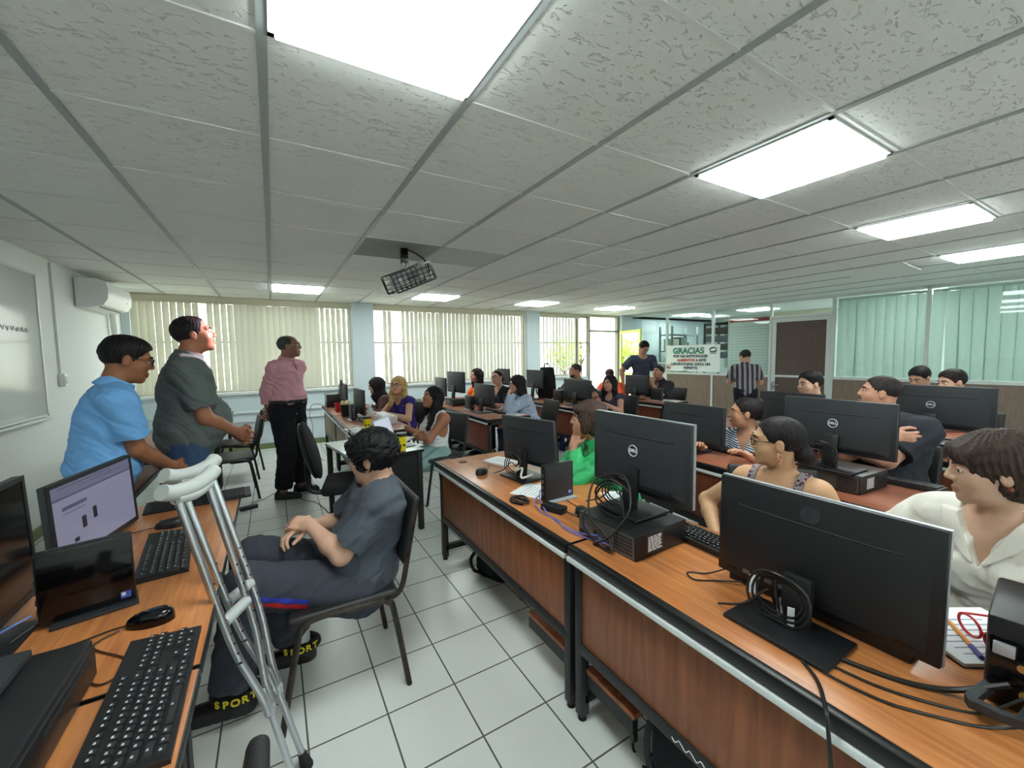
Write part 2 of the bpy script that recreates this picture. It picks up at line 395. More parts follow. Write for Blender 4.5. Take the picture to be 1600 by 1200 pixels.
for k, (i, j, c) in enumerate(((1, 4, (150, 154, 150)), (2, 4, (196, 200, 196)))):  # two ceiling tiles by the projector in darker greys
    struct(MB().b2((GX+PX*i+.014, GY+PY*j+.01, ZC-.003), (GX+PX*(i+1)-.014, GY+PY*(j+1)-.01, ZC)), 'trim_%d' % (20+k), mat('darker_tile_%d' % k, c, .9, bump=.3, bscale=40))
_t = MB(); _t.box((0, 0, 0), (.62, .61, .014)); _o = _t.build('ceiling_tile', M_CEIL, None, (6.20, 2.00, ZC-.020)); _o.rotation_euler = (.012, .035, .02); tag(_o, 'ceiling tile hanging slightly askew in front of the glass partition', 'ceiling tile')
# ------------------------------------------------------------------ glass partition on the right (its own slightly turned line)
PA = Vector((8.07, 7.59, 0)); PD = Vector((.53, -6.28, 0)).normalized(); PNRM = Vector((-PD.y, PD.x, 0))
def PP(s, z, off=0.): 
    p = PA+PD*s+PNRM*off; return Vector((p.x, p.y, z))
PROT = Matrix((PD, PNRM, Vector((0, 0, 1)))).transposed()
def pbox(mb, s0, s1, z0, z1, th=.05, off=0., bev=0.):
    return mb.box(PP((s0+s1)/2, (z0+z1)/2, off), (abs(s1-s0), th, z1-z0), PROT, bev)
POSTS = [.02, 1.08, 2.20, 3.34, 4.33, 5.49, 6.75, 8.0, 9.3]
fr = MB()
for s in POSTS: pbox(fr, s-.022, s+.022, 0, ZC, .06)
pbox(fr, 0, 9.4, ZC-.045, ZC, .06); pbox(fr, 0, 3.34, .94, .985, .07); pbox(fr, 4.33, 9.4, .94, .985, .07); pbox(fr, 0, 3.34, 0, .05, .06); pbox(fr, 4.33, 9.4, 0, .05, .06)
pbox(fr, 3.34, 4.33, 2.07, 2.11, .06); pbox(fr, .05, 1.08, 1.18, 1.215, .05)
struct(fr, 'wall_partition', M_ALU)
for k, (a, b) in enumerate(((0, 1.08), (1.08, 2.2), (2.2, 3.34), (4.33, 5.49), (5.49, 6.75), (6.75, 8.0), (8.0, 9.3))):
    o = struct(pbox(MB(), a+.022, b-.022, .05, .94, .03), 'trim_%d' % (5+k), M_WPANEL if a > 0 else M_WHITEF)
    w = struct(pbox(MB(), a+.022, b-.022, .985, ZC-.045, .006), 'window_%d' % (5+k), M_GLASSG)
struct(pbox(MB(), 3.362, 4.308, 2.11, ZC-.045, .006), 'window_12', M_GLASSG)
# partition door
dr = MB(); pbox(dr, 3.365, 3.44, .02, 2.06, .045); pbox(dr, 4.235, 4.305, .02, 2.06, .045); pbox(dr, 3.44, 4.235, 1.99, 2.06, .045); pbox(dr, 3.44, 4.235, .02, .12, .045); pbox(dr, 3.44, 4.235, .95, .99, .045)
d2 = dr.build('door_2', M_ALU); d2['kind'] = 'structure'
pbox(MB(), 3.44, 4.235, .12, 1.99, .02).build('door_panel', M_DOORW, d2)
h = MB(); pbox(h, 3.385, 3.42, .70, .86, .01, -.03); a, b = PP(3.40, .80, -.03), PP(3.40, .80, -.075); h.cyl(a, b, .01).cyl(b, PP(3.52, .80, -.075), .009); h.build('door_handle', M_CHROME, d2)
# curtains behind the right hand panes: pleated fabric with dark slits
M_CURT = cloth_translucent('mint_curtain', (190, 206, 200), .38)
def curtain(s0, s1, label, seed):
    rnd = random.Random(seed); t = thing('fabric_blind', label, 'blind', PP(s0, 0, .10)[:], math.atan2(PD.y, PD.x))
    Lw = s1-s0; n = 9; x = 0
    MB().b2((0, -.015, 2.30), (Lw, .015, 2.34)).build('rail', M_ALU, t)
    for k in range(n):
        w = Lw/n; tilt = rnd.choice((0, 0, .012, -.012, .03))
        def f(u, v, k=k, tilt=tilt, w=w): return (k*w+u*w*1.06+(1-v)*tilt, .018*math.sin(u*PI)+.004*k % .01, .99+v*1.31)
        MB().grid(f, 6, 6).build('slat', M_CURT, t)
curtain(4.36, 5.47, 'mint fabric blind behind the glass pane right of the wooden door', 8)
curtain(5.51, 6.73, 'mint fabric blind behind the glass pane at the right picture edge', 9)
curtain(6.77, 8.0, 'mint fabric blind behind the pane past the right picture edge', 10)
# banner on the partition
def banner():
    t = thing('banner', 'white vinyl banner thanking visitors for bringing no food, hung on the glass partition', 'sign', PP(1.10, 1.31, -.045)[:], math.atan2(PD.y, PD.x))
    w, h = 1.28, .60; rnd = random.Random(3)
    mb = MB()
    def f(u, v): return (u*w, -.004*math.sin(u*9+v*3)*math.sin(v*PI), (v-.5)*h)
    mb.grid(f, 20, 10); o = mb.build('sheet', mat('banner_vinyl', (232, 238, 236), .5), t)
    GR = mat('banner_green', (38, 120, 92), .6); RD = mat('banner_red', (196, 60, 44), .6); DK = mat('banner_dark', (62, 70, 72), .6)
    def T(s, x, z, size, m, al='CENTER', b=.003): text_obj(s, size, m, t, frame_m((x, -.012, z), (1, 0, 0), (0, 0, 1)), 'lettering', .0008, al, b)
    T('GRACIAS', .55, .165, .185, GR, b=.006)
    T('POR NO INTRODUCIR', .60, .045, .082, DK); T('ALIMENTOS', .50, -.045, .08, RD); T('A ESTE', .86, -.045, .08, DK)
    T('LABORATORIO, EVITA UN', .60, -.135, .08, DK); T('REPORTE.', .62, -.22, .08, DK); T('___', .48, -.262, .06, DK)
    # crest: two curved dark leaves forming an eye
    c = MB()
    for sg in (1, -1):
        pts = []
        for k in range(13): a = PI*k/12; pts.append((1.13+.085*math.cos(a), -.010, .185+sg*.055*math.sin(a)+sg*.004))
        for k in range(13): a = PI-PI*k/12; pts.append((1.13+.060*math.cos(a)+sg*.012, -.010, .185+sg*.026*math.sin(a)+sg*.004))
        c.prism(pts, (0, -.002, 0))
    c.b2((1.06, -.012, .10), (1.20, -.010, .115)); c.build('crest', DK, t)
    r = MB(); r.tube([(.06+.05*math.cos(a*PI/8), -.012, -.21+.06*math.sin(a*PI/8)) for a in range(16)], .006, 6, 2, True); r.tube([(.03, -.012, -.18), (.09, -.012, -.24)], .005, 6, 0); r.build('prohibition_ring', RD, t)
    MB().b2((.035, -.011, -.235), (.062, -.009, -.19)).b2((.062, -.011, -.225), (.085, -.009, -.20)).build('pictogram', DK, t)
banner()
# ------------------------------------------------------------------ office seen through the partition
def office():
    bx = lambda nm, lo, hi, m, lab, cat: tag(MB().b2(lo, hi, .01).build(nm, m), lab, cat)
    for (x, y), l in zip(((9.6, 5.2), (10.6, 3.6), (9.5, 2.4), (9.5, .6), (9.5, -1.0), (9.3, 6.7)), ('lit ceiling panel in the office behind the notice board', 'second lit ceiling panel deeper in the office behind the glass', 'panel added to light the office behind the first mint blind', 'panel added to light the office behind the second mint blind', 'panel added to light the office behind the last mint blind', 'panel added to light the office above the grey shelving')):  # the last four panels are added to brighten the office and mint blinds
        t = thing('ceiling_light', l, 'light', (x, y, ZC-.012), group='office ceiling panels')
        MB().b2((-.31, -.31, 0), (.31, .31, .012)).build('diffuser', M_DIFF, t)
    t = thing('notice_board', 'tall white notice board with a red header behind the striped shirt man', 'board', PP(2.52, .99, .05)[:], math.atan2(PD.y, PD.x))
    MB().b2((0, -.01, 0), (.78, .01, 1.17), .004).build('board', mat('board_grey', (226, 232, 232), .4), t)
    m = MB()
    for lo, hi in (((-.02, -.016, -.02), (0, .012, 1.19)), ((.78, -.016, -.02), (.80, .012, 1.19)), ((0, -.016, 1.17), (.78, .012, 1.19)), ((0, -.016, -.02), (.78, .012, 0))): m.b2(lo, hi)
    m.build('frame', M_ALU, t)
    MB().b2((.01, -.014, 1.06), (.77, -.010, 1.13)).build('header', mat('board_red', (176, 70, 62), .5), t)
    m = MB()
    for k in range(16): m.b2((.03, -.013, .08+k*.058), (.75, -.0105, .096+k*.058))
    m.build('printed_rows', mat('board_pale', (200, 209, 212), .5), t)
    bx('filing_cabinet', (9.35, 4.55, 0), (9.75, 4.95, 1.75), mat('cabinet_brown', (108, 92, 76), .5), 'tall brown cabinet in the office beside the notice board', 'cabinet')
    bx('filing_cabinet', (9.05, 5.05, 0), (9.4, 5.4, 1.7), mat('cabinet_cream', (210, 208, 190), .5), 'narrow cream cabinet in the office left of the brown one', 'cabinet')
    bx('cardboard_box', (9.4, 4.6, 1.75), (9.7, 4.9, 1.92), M_BLK2, 'dark box on top of the brown office cabinet', 'box')
    t = thing('equipment_rack', 'black equipment rack hanging in the office behind the banner', 'rack', (9.2, 5.75, 1.5))
    r = MB()
    for x in (-.28, .28):
        for y in (-.3, .3): r.b2((x-.02, y-.02, -1.5), (x+.02, y+.02, .62))
    r.b2((-.3, -.32, .56), (.3, .32, .62)); r.b2((-.02, -.9, .60), (.03, -.3, .66)); r.build('frame', M_BLKG, t)
    for k in range(4): MB().b2((-.26, -.28, -.2+k*.19), (.26, .28, -.06+k*.19), .008).build('unit', M_BLK if k % 2 else mat('rack_blue', (70, 76, 104), .4), t)
    rnd = random.Random(5)
    t = thing('shelving_unit', 'grey shelving stacked with boxes in the office by the corner', 'shelf', (9.1, 6.9, 0))
    s = MB()
    for x in (-.5, .5):
        for y in (-.18, .18): s.b2((x-.02, y-.02, 0), (x+.02, y+.02, 2.1))
    for k in range(5): s.b2((-.5, -.2, .2+k*.42), (.5, .2, .225+k*.42))
    s.build('frame', mat('shelf_grey', (120, 136, 134), .5), t)
    for k in range(4):
        for q in range(3):
            o = MB().b2((-.44+q*.31, 6.74-6.9, .226+k*.42), (-.2+q*.31, .12, .226+k*.42+rnd.uniform(.2, .36)), .005).build('storage_box', mat('archive_box%d' % (q % 3), ((196, 200, 186), (110, 134, 128), (168, 178, 168))[q], .7), None)
            o.location = (9.1, 6.9, 0); tag(o, ('pale', 'grey green', 'light grey')[q]+' storage box on the '+('lowest', 'second', 'third', 'top')[k]+' office shelf', 'box', 'boxes on the office shelves')
    # vertical slat blind on the far side of the office
    t = thing('vertical_blind', 'dim vertical blind hanging deep in the office behind the banner', 'blind', (10.9, 5.2, 0))
    MB().b2((-.02, -1, 2.28), (.02, 1.6, 2.40)).build('headrail', M_RAIL, t)
    for k in range(24): 
        o = MB().b2((-.003, -.045, 1.0), (.003, .045, 2.28)).build('slat', mat('office_slat', (126, 138, 132), .8), t); o.location = (0, -.95+k*.108, 0); o.rotation_euler = (0, 0, .5)
office()
# ------------------------------------------------------------------ desks
ZT = .715
def desk(x, y0, y1, label, rotz=0., top=None, pan=None, depth=.60, plank=False, flip=False, z=ZT, group='laminate computer desks', scrawl=False):
    """local frame: x runs from the front (panel side) to the user's side, y along the desk; origin at the front left floor corner"""
    top = top or M_TOP; pan = pan or M_PAN; L_ = y1-y0
    t = thing('computer_desk', label, 'desk', (x, y0, 0) if not flip else (x+depth, y1, 0), rotz+(PI if flip else 0), group)
    MB().b2((.012, .003, z-.028), (depth, L_-.003, z), .004).build('tabletop', top, t)
    e = MB(); e.b2((0, .002, z-.04), (.03, L_-.002, z+.0012), .006); e.b2((depth-.012, .002, z-.03), (depth+.003, L_-.002, z-.001), .004)
    for yy in (.0005, L_-.0045): e.b2((0, yy, z-.03), (depth, yy+.004, z-.001))
    e.build('edge_band', M_EDGE, t)
    MB().b2((-.006, .004, z-.058), (.012, L_-.004, z-.040), .002).build('trim_strip', M_STRIP, t)
    MB().b2((.035, .045, .325), (.050, L_-.045, z-.045), .001).build('modesty_panel', pan, t)
    f = MB()
    f.b2((.03, .03, .285), (.062, L_-.03, .33), .002)
    for yy in (.012, L_-.05): f.b2((.05, yy, .07), (depth-.05, yy+.038, .108), .002); f.b2((.03, yy, z-.07), (depth-.05, yy+.038, z-.03), .002)
    fo = f.build('frame', M_BLACKM, t)
    if scrawl:
        s = MB(); rr = random.Random(2); s.tube([(.028, L_*.62+k*.012, .305+.008*math.sin(k*2.1)) for k in range(10)], .0016, 5, 3); s.build('white_scrawl', M_STRIP, fo)
    for xx in (.03, depth-.075):
        for yy in (.012, L_-.05):
            l = MB().b2((xx, yy, .022), (xx+.04, yy+.038, z-.03), .002).build('leg', M_BLACKM, t)
            MB().cyl((xx+.02, yy+.019, 0), (xx+.02, yy+.019, .03), .018, .012, 10).build('foot', M_RUB, l)
    if plank:
        a_, b_ = (L_-.30, L_-.055) if plank == 'far' else (.055, .36)
        p = MB().b2((.05, a_, .205), (.15, b_, .225), .003).build('footrest_plank', M_PAN, t)
        MB().b2((.055, a_+.01, .145), (.062, b_, .205)).b2((.06, a_+.02, .165), (.085, a_+.045, .205)).b2((.06, a_+.01, .11), (.08, a_+.03, .205)).build('bracket', M_BLACKM, p)
    return t
desk(.95, 1.222, 2.71, 'brown desk with a bare cable hole at the near aisle corner, facing the boy', plank='near')
desk(.95, -.30, 1.214, 'nearest right hand brown desk carrying the large dark monitor', plank='far', scrawl=True)
desk(2.40, 1.20, 2.70, 'second row desk in front of the woman in the striped blouse', math.radians(-4), M_TOPB, M_PANB)
desk(2.285, -.32, 1.185, 'second row desk in front of the big man with crossed arms', math.radians(-4), M_TOPB, M_PANB)
desk(3.76, 1.24, 2.72, 'third row desk behind the striped blouse woman, before the half hidden man', 0, M_TOPB, M_PANB)
desk(3.76, -.28, 1.22, 'third row desk behind the big man with papers spread on it', 0, M_TOPB, M_PANB)
desk(4.74, .50, 2.0, 'fourth row desk nearest the mint curtained partition', 0, M_TOPB, M_PANB)
desk(.62, 5.60, 6.86, 'desk against the window wall with the red cup on it', 0, M_TOPB, mat('pale_desk_back', (150, 132, 112), .6))
desk(.62, 4.10, 5.585, 'brown desk between the white table and the window desk', 0, M_TOPB, mat('pale_desk_back', (150, 132, 112), .6))
desk(2.08, 4.12, 5.42, 'desk in front of the pale blue blouse woman, beside the pink bag', 0, M_TOPB, M_PANB)
desk(2.08, 5.44, 6.9, 'desk by the blinds in front of the woman in orange', 0, M_TOPB, M_PANB)
desk(3.47, 4.0, 5.42, 'desk in front of the bearded man and the woman with a pendant', 0, M_TOPB, M_PANB)
desk(3.47, 5.44, 6.9, 'desk under the blinds carrying the black backpack', 0, M_TOPB, M_PANB)
desk(4.78, 3.9, 5.28, 'desk in front of the seated man in the black polo', 0, M_TOPB, M_PANB)
desk(4.78, 5.30, 6.7, 'desk near the garden doorway before the person in orange red', 0, M_TOPB, M_PANB)
desk(-.79, 1.205, 2.71, 'left desk on which the crutches lean', 0, M_TOP, M_PAN)
desk(-.79, -.30, 1.195, 'left desk at the bottom left corner of the picture', 0, M_TOP, M_PAN)
desk(-1.12, 4.1, 5.55, 'desk behind the man in the grey shirt', 0, M_TOPB, M_PANB)
desk(-1.12, 5.57, 7.0, 'desk in the far left corner below the blinds', 0, M_TOPB, M_PANB)
tag(MB().lathe([(0, 0), (.030, 0), (.031, .0025), (.024, .004), (0, .004)], (1.11, 2.585, ZT)).build('cable_grommet', mat('grommet_brown', (74, 46, 32), .5)), 'round brown cable hole cover at the aisle end of the boy-side desk', 'grommet')
# white table
def white_table():
    t = thing('side_table', 'white topped table with a black panel and two yellow cups on it', 'table', (1.05, 3.25, 0), math.radians(9))
    w, L_, z = .56, .82, .69
    MB().b2((-w, 0, z-.025), (0, L_, z), .004).build('tabletop', mat('white_laminate', (214, 226, 226), .3), t)
    MB().b2((-w+.005, -.002, z-.028), (.002, L_, z-.004), .002).build('edge_band', M_EDGE, t)
    MB().b2((-w+.03, .02, .22), (-.03, .035, z-.03)).build('end_panel', M_BLACKM, t)
    for x in (-w+.01, -.05):
        for y in (.01, L_-.05): MB().b2((x, y, 0), (x+.04, y+.04, z-.026), .003).build('leg', M_BLACKM, t)
white_table()
# ------------------------------------------------------------------ chairs
def visitor_chair(label, loc, rotz, worn=False, arm=False, proto=[None, None]):
    """x forward"""
    i = 1 if worn else 0
    if proto[i] is not None: return dup(proto[i], loc, rotz, label)
    t = thing('visitor_chair', label, 'chair', loc, rotz, 'black stacking chairs'); m = M_RUST if worn else M_BLACKM
    s = MB(); s.box((.01, 0, .43), (.43, .43, .04), None, .018, 3); s.build('seat', M_VINYL, t)
    b = MB(); b.box((-.27, 0, .69), (.035, .42, .30), Matrix.Rotation(math.radians(-12), 3, 'Y'), .016, 3); b.build('backrest', M_VINYL, t)
    for sg in (-1, 1):
        y = sg*.215
        MB().tube([(.26, y*1.02, 0), (.19, y, .36), (.165, y, .415), (.10, y, .432), (-.10, y, .425), (-.155, y, .405), (-.18, y, .36), (-.235, y*1.02, 0)], .0125, 8, 4).build('leg', m, t)
        MB().tube([(.0, y*.9, .41), (-.15, y*.93, .41), (-.215, y*.95, .44), (-.245, y*.95, .55), (-.29, y*.93, .78)], .012, 8, 4).build('back_tube', m, t)
    MB().cyl((.16, -.21, .40), (.16, .21, .40), .01).cyl((-.16, -.21, .395), (-.16, .21, .395), .01).build('cross_bar', m, t)
    proto[i] = t; return t
visitor_chair('worn black chair on which the boy in the grey T-shirt sits', (.22, 1.935, 0), PI, worn=True)
visitor_chair('empty black chair at the left wall desk behind the grey shirt man', (-.44, 5.10, 0), PI+.1)
visitor_chair('empty black chair farther back by the blinds, second in the left corner', (-.42, 5.95, 0), PI-.1)
visitor_chair('black chair whose rounded back shows at the bottom picture edge', (-.35, .56, 0), PI)
def office_chair():
    t = thing('office_chair', 'black fabric swivel chair tucked under the white table', 'chair', (.52, 3.42, 0), math.radians(-12))
    s = MB(); s.box((.0, 0, .455), (.45, .44, .075), None, .036, 4); s.build('seat', M_FABK, t)
    b = MB(); b.sph((0, 0, 0), 1, 28, (.045, .20, .235)); o = b.build('backrest', M_FABK, t); o.location = (-.30, 0, .74); o.rotation_euler = (0, math.radians(-14), .08)
    sh = MB(); sh.sph((0, 0, 0), 1, 24, (.035, .195, .228)); o2 = sh.build('back_shell', M_BLK, t); o2.location = (-.325, 0, .735); o2.rotation_euler = (0, math.radians(-14), .08)
    MB().tube([(-.02, 0, .40), (-.25, 0, .40), (-.32, 0, .43), (-.335, 0, .52), (-.335, 0, .66)], .022, 8, 4).build('back_support', M_BLK, t)
    MB().cyl((0, 0, .13), (0, 0, .42), .028).cyl((0, 0, .38), (0, 0, .425), .10).build('gas_column', M_BLK, t)
    for k in range(5):
        a = k*2*PI/5+.3; c, s_ = math.cos(a), math.sin(a)
        l = MB(); l.tube([(.03*c, .03*s_, .13), (.15*c, .15*s_, .11), (.27*c, .27*s_, .075)], .02, 8, 3).build('leg', M_BLK, t)
        MB().cyl((.27*c-.022*s_, .27*s_+.022*c, .03), (.27*c+.022*s_, .27*s_-.022*c, .03), .03).build('caster', M_RUB, t)
office_chair()
# ------------------------------------------------------------------ electronics
def ring_mesh(c, R, r, M, seg=28):
    pts = []
    for k in range(seg):
        a = 2*PI*k/seg; pts.append(M @ Vector((c[0]+R*math.cos(a), c[1]+R*math.sin(a), .001)))
    return MB().tube(pts, r, 6, 0, True)
def monitor(label, loc, rotz, w=.545, h=.325, zb=.10, tilt=0., logo=None, groove=True, base=(.20, .26), pic=None, neck_dx=-.075, roll=0., cable=0, group='desktop monitors', bcol=None, trim=False, bdx=0.):
    """local: x is the side the screen faces, origin on the table under the panel centre"""
    t = thing('monitor', label, 'monitor', loc, rotz, group); bc = bcol or M_BLK2
    R = Matrix.Rotation(tilt, 3, 'Y') @ Matrix.Rotation(roll, 3, 'X'); c = Vector((0, 0, zb+h/2))
    T4 = Matrix.Translation(c) @ R.to_4x4()
    def place(o): o.matrix_local = T4; return o
    pb = MB(); pb.box((-.012, 0, 0), (.022, w, h), None, .004)
    # swollen centre of the back shell
    vs = [pb.bm.verts.new(p) for p in ((-.022, -w*.46, -h*.44), (-.022, w*.46, -h*.44), (-.022, w*.46, h*.40), (-.022, -w*.46, h*.40), (-.044, -w*.34, -h*.36), (-.044, w*.34, -h*.36), (-.040, w*.34, h*.22), (-.040, -w*.34, h*.22))]
    for q in ((4, 5, 6, 7), (0, 1, 5, 4), (1, 2, 6, 5), (2, 3, 7, 6), (3, 0, 4, 7), (0, 3, 2, 1)): pb.bm.faces.new([vs[i] for i in q])
    shell = place(pb.build('back_shell', bc, t))
    bz = MB(); b_ = .014
    for lo, hi in (((0, -w/2, -h/2), (.004, w/2, -h/2+b_+.006)), ((0, -w/2, h/2-b_), (.004, w/2, h/2)), ((0, -w/2, -h/2), (.004, -w/2+b_, h/2)), ((0, w/2-b_, -h/2), (.004, w/2, h/2))): bz.b2(lo, hi)
    place(bz.build('bezel', M_BLK, t))
    if trim:
        tr = MB(); e = .0012
        for lo, hi in (((-.010, -w/2-e, h/2), (.004, w/2+e, h/2+e)), ((-.010, w/2, -h/2), (.004, w/2+e, h/2)), ((-.010, -w/2-e, -h/2), (.004, -w/2, h/2))): tr.b2(lo, hi)
        place(tr.build('edge_trim', M_SILV, t))
    sc = place(MB().b2((-.001, -w/2+.01, -h/2+.012), (.0015, w/2-.01, h/2-.01)).build('screen', pic or M_BLKG, t))
    if groove:
        gm = MB(); gm.tube([(-.030, -w*.36, h*.275), (-.036, -w*.31, h*.25), (-.036, w*.31, h*.25), (-.030, w*.36, h*.275)], .0035, 6, 3); place(gm.build('vent_groove', M_RUB, t))
    pr = place(MB().b2((-.043, -w*.36, -h*.42), (-.030, w*.36, -h*.33), .003).build('port_strip', M_BLK, t))
    sp = MB()
    for k in range(4): sp.b2((-.0445, w*.10+k*.032, -h*.40), (-.041, w*.10+k*.032+.02, -h*.36))
    q = sp.build('port', M_PORT, pr); q.matrix_local = Matrix.Identity(4)
    M = T4 @ frame_m((-.0425, 0, h*.02), (0, -1, 0), (0, 0, 1))
    if logo == 'ring':
        M = T4 @ frame_m((-.0425, 0, h*.06), (0, -1, 0), (0, 0, 1))
        lg = ring_mesh((0, 0), .0225, .0022, M); lo = lg.build('logo_ring', M_LOGO, t)
        text_obj('DELL', .0165, M_LOGO, lo, M @ Matrix.Translation((0, 0, .0005)), 'logo_lettering', .0008, 'CENTER', .0008)
    elif logo == 'disc':
        M = T4 @ frame_m((-.0285, 0, h*.345), (0, -1, 0), (.302, 0, .953))
        lo = MB().cyl(M @ Vector((0, 0, -.001)), M @ Vector((0, 0, .001)), .024, seg=28).build('logo_disc', M_LOGOD, t)
        text_obj('hp', .030, M_BLK, lo, M @ Matrix.Translation((0, 0, .0014)), 'logo_lettering', .0005, 'CENTER', 0, .25)
    MB().box((neck_dx+.02, 0, (zb+h*.35)/2), (.028, .07, zb+h*.35), Matrix.Rotation(math.radians(6), 3, 'Y'), .006).build('stand_neck', M_BLK, t)
    MB().b2((neck_dx-base[0]*.35+bdx, -base[1]/2, 0), (neck_dx+base[0]*.65+bdx, base[1]/2, .012), .005).build('stand_base', M_BLK, t)
    if cable:
        cb = MB(); rr = random.Random(cable)
        for n in range(3):
            R_ = .056+.011*n; pts = [(neck_dx-.03-.006*n+.008*math.sin(a*3), (R_)*math.cos(a)+.02, max(.02, .085+(R_*.9)*math.sin(a))) for a in [2*PI*k/12 for k in range(12)]]
            cb.tube(pts, .0035, 6, 2, True)
        cb.tube([(-.035, .05, zb+.02), (-.06, .06, zb-.02), (neck_dx-.03, .05, .09), (neck_dx-.06, .09, .04), (neck_dx-.08, .16, .008)], .0032, 6, 4)
        cb.build('cable_coil', M_CAB, t)
    return t
def screen_picture():
    m, N, L = node_mat('document_on_screen'); b = N['Principled BSDF']; b.inputs['Base Color'].default_value = (.02, .02, .02, 1); b.inputs['Roughness'].default_value = .25
    tc = N.new('ShaderNodeTexCoord'); sp = N.new('ShaderNodeSeparateXYZ'); L.new(tc.outputs['Object'], sp.inputs[0]); y, z = sp.outputs[1], sp.outputs[2]
    def rect(y0, y1, z0, z1):
        r = None
        for op, v, k in (('GREATER_THAN', y, y0), ('LESS_THAN', y, y1), ('GREATER_THAN', z, z0), ('LESS_THAN', z, z1)):
            q = math_node(N, L, op, v, k); r = q if r is None else math_node(N, L, 'MULTIPLY', r, q)
        return r
    col = None; base = (*lin((150, 150, 178)), 1)
    for rc, c in (((-.3, .3, .095, .2), (118, 118, 146)), ((-.3, .3, .088, .095), (86, 86, 112)), ((-.19, -.06, .045, .058), (84, 86, 122)), ((-.19, -.07, .030, .034), (106, 108, 142)), ((-.10, -.075, -.05, -.005), (28, 30, 40)), ((-.035, -.012, -.035, .01), (28, 30, 40)), ((-.15, -.125, -.085, -.07), (28, 30, 40)), ((-.20, .10, .125, .13), (92, 92, 120)), ((-.10, .2, .112, .116), (92, 92, 120))):
        mx = N.new('ShaderNodeMix'); mx.data_type = 'RGBA'; L.new(rect(*rc), mx.inputs[0])
        if col is None: mx.inputs[6].default_value = base
        else: L.new(col, mx.inputs[6])
        mx.inputs[7].default_value = (*lin(c), 1); col = mx.outputs[2]
    L.new(col, b.inputs['Emission Color']); b.inputs['Emission Strength'].default_value = .36
    return m
M_SCR = screen_picture()
# row one backs
monitor('dark monitor at the aisle end of the first right desk, white cable below it', (1.33, 2.06, ZT), math.radians(6), .50, .285, .075, -.05, cable=3, roll=-.03, base=(.20, .24))
monitor('dark monitor with a ringed logo standing on a flat computer, hiding the green blouse woman', (1.30, 1.165, ZT+.096), 0, .51, .315, .07, logo='ring', groove=True, cable=5, base=(.19, .22), trim=True)
monitor('largest dark monitor with a long groove, in front of the woman in the cream shirt', (1.275, .52, ZT), 0, .525, .315, .026, .02, logo='disc', cable=7, base=(.17, .25), bcol=M_BLK, trim=True, neck_dx=-.105, bdx=-.055)
monitor('dark monitor in front of the woman in the striped blouse', (2.74, 1.94, ZT), math.radians(-3), .53, .30, .045, cable=9)
monitor('dark monitor with a ringed logo in front of the big man, on a flat computer', (2.66, 1.00, ZT+.096), math.radians(-3), .525, .29, .085, logo='ring', cable=11)
monitor('dark monitor whose thin top edge rises behind the head of the cream shirt woman', (2.66, .25, ZT), 0, .54, .31, .045, groove=False)
monitor('dark monitor hiding the chin of the man right of the wooden door', (4.06, 1.88, ZT), 0, .53, .30, .06, cable=13)
monitor('dark monitor with a ringed logo, rearmost right, before two half hidden heads', (4.02, .95, ZT+.08), 0, .60, .30, .10, logo='ring', cable=15)
# left desk screens
monitor('monitor showing a document on the left desk beside the crutches', (-.63, 2.21, ZT), math.radians(-12), .50, .305, .012, -.04, pic=M_SCR, groove=False, base=(.18, .22))
monitor('black monitor cut by the left picture edge', (-.66, 1.52, ZT), 0, .52, .36, .045, -.03, groove=False)
# back cluster
monitor('edge-on monitor on the desk by the window wall', (.88, 6.55, ZT), -.1, .50, .30, .10)
monitor('edge-on monitor second from the window, behind the red cup', (.86, 6.05, ZT), -.05, .50, .30, .07)
monitor('edge-on monitor beside the small plant on the window side desk', (.90, 5.20, ZT), .05, .48, .30, .05)
monitor('grey backed monitor on a stand, standing before the blinds left of the woman in orange', (2.36, 5.65, ZT+.09), .12, .50, .31, .10, bcol=M_BLK2)
monitor('small grey monitor above the hair of the woman in the white top', (2.40, 6.40, ZT), 0, .48, .30, .08)
monitor('dark monitor between the orange and the black clad women', (2.36, 4.72, ZT), .05, .50, .29, .075)
monitor('dark monitor half hidden behind the pale blue blouse woman', (3.72, 6.62, ZT), 0, .48, .30, .18)
monitor('dark monitor beside the backpack under the blinds', (3.76, 5.62, ZT), 0, .48, .30, .18)
monitor('dark monitor in front of the bearded man', (3.78, 4.55, ZT), 0, .60, .29, .08)
monitor('dark monitor in front of the standing man in navy', (5.03, 4.58, ZT), 0, .48, .31, .07)
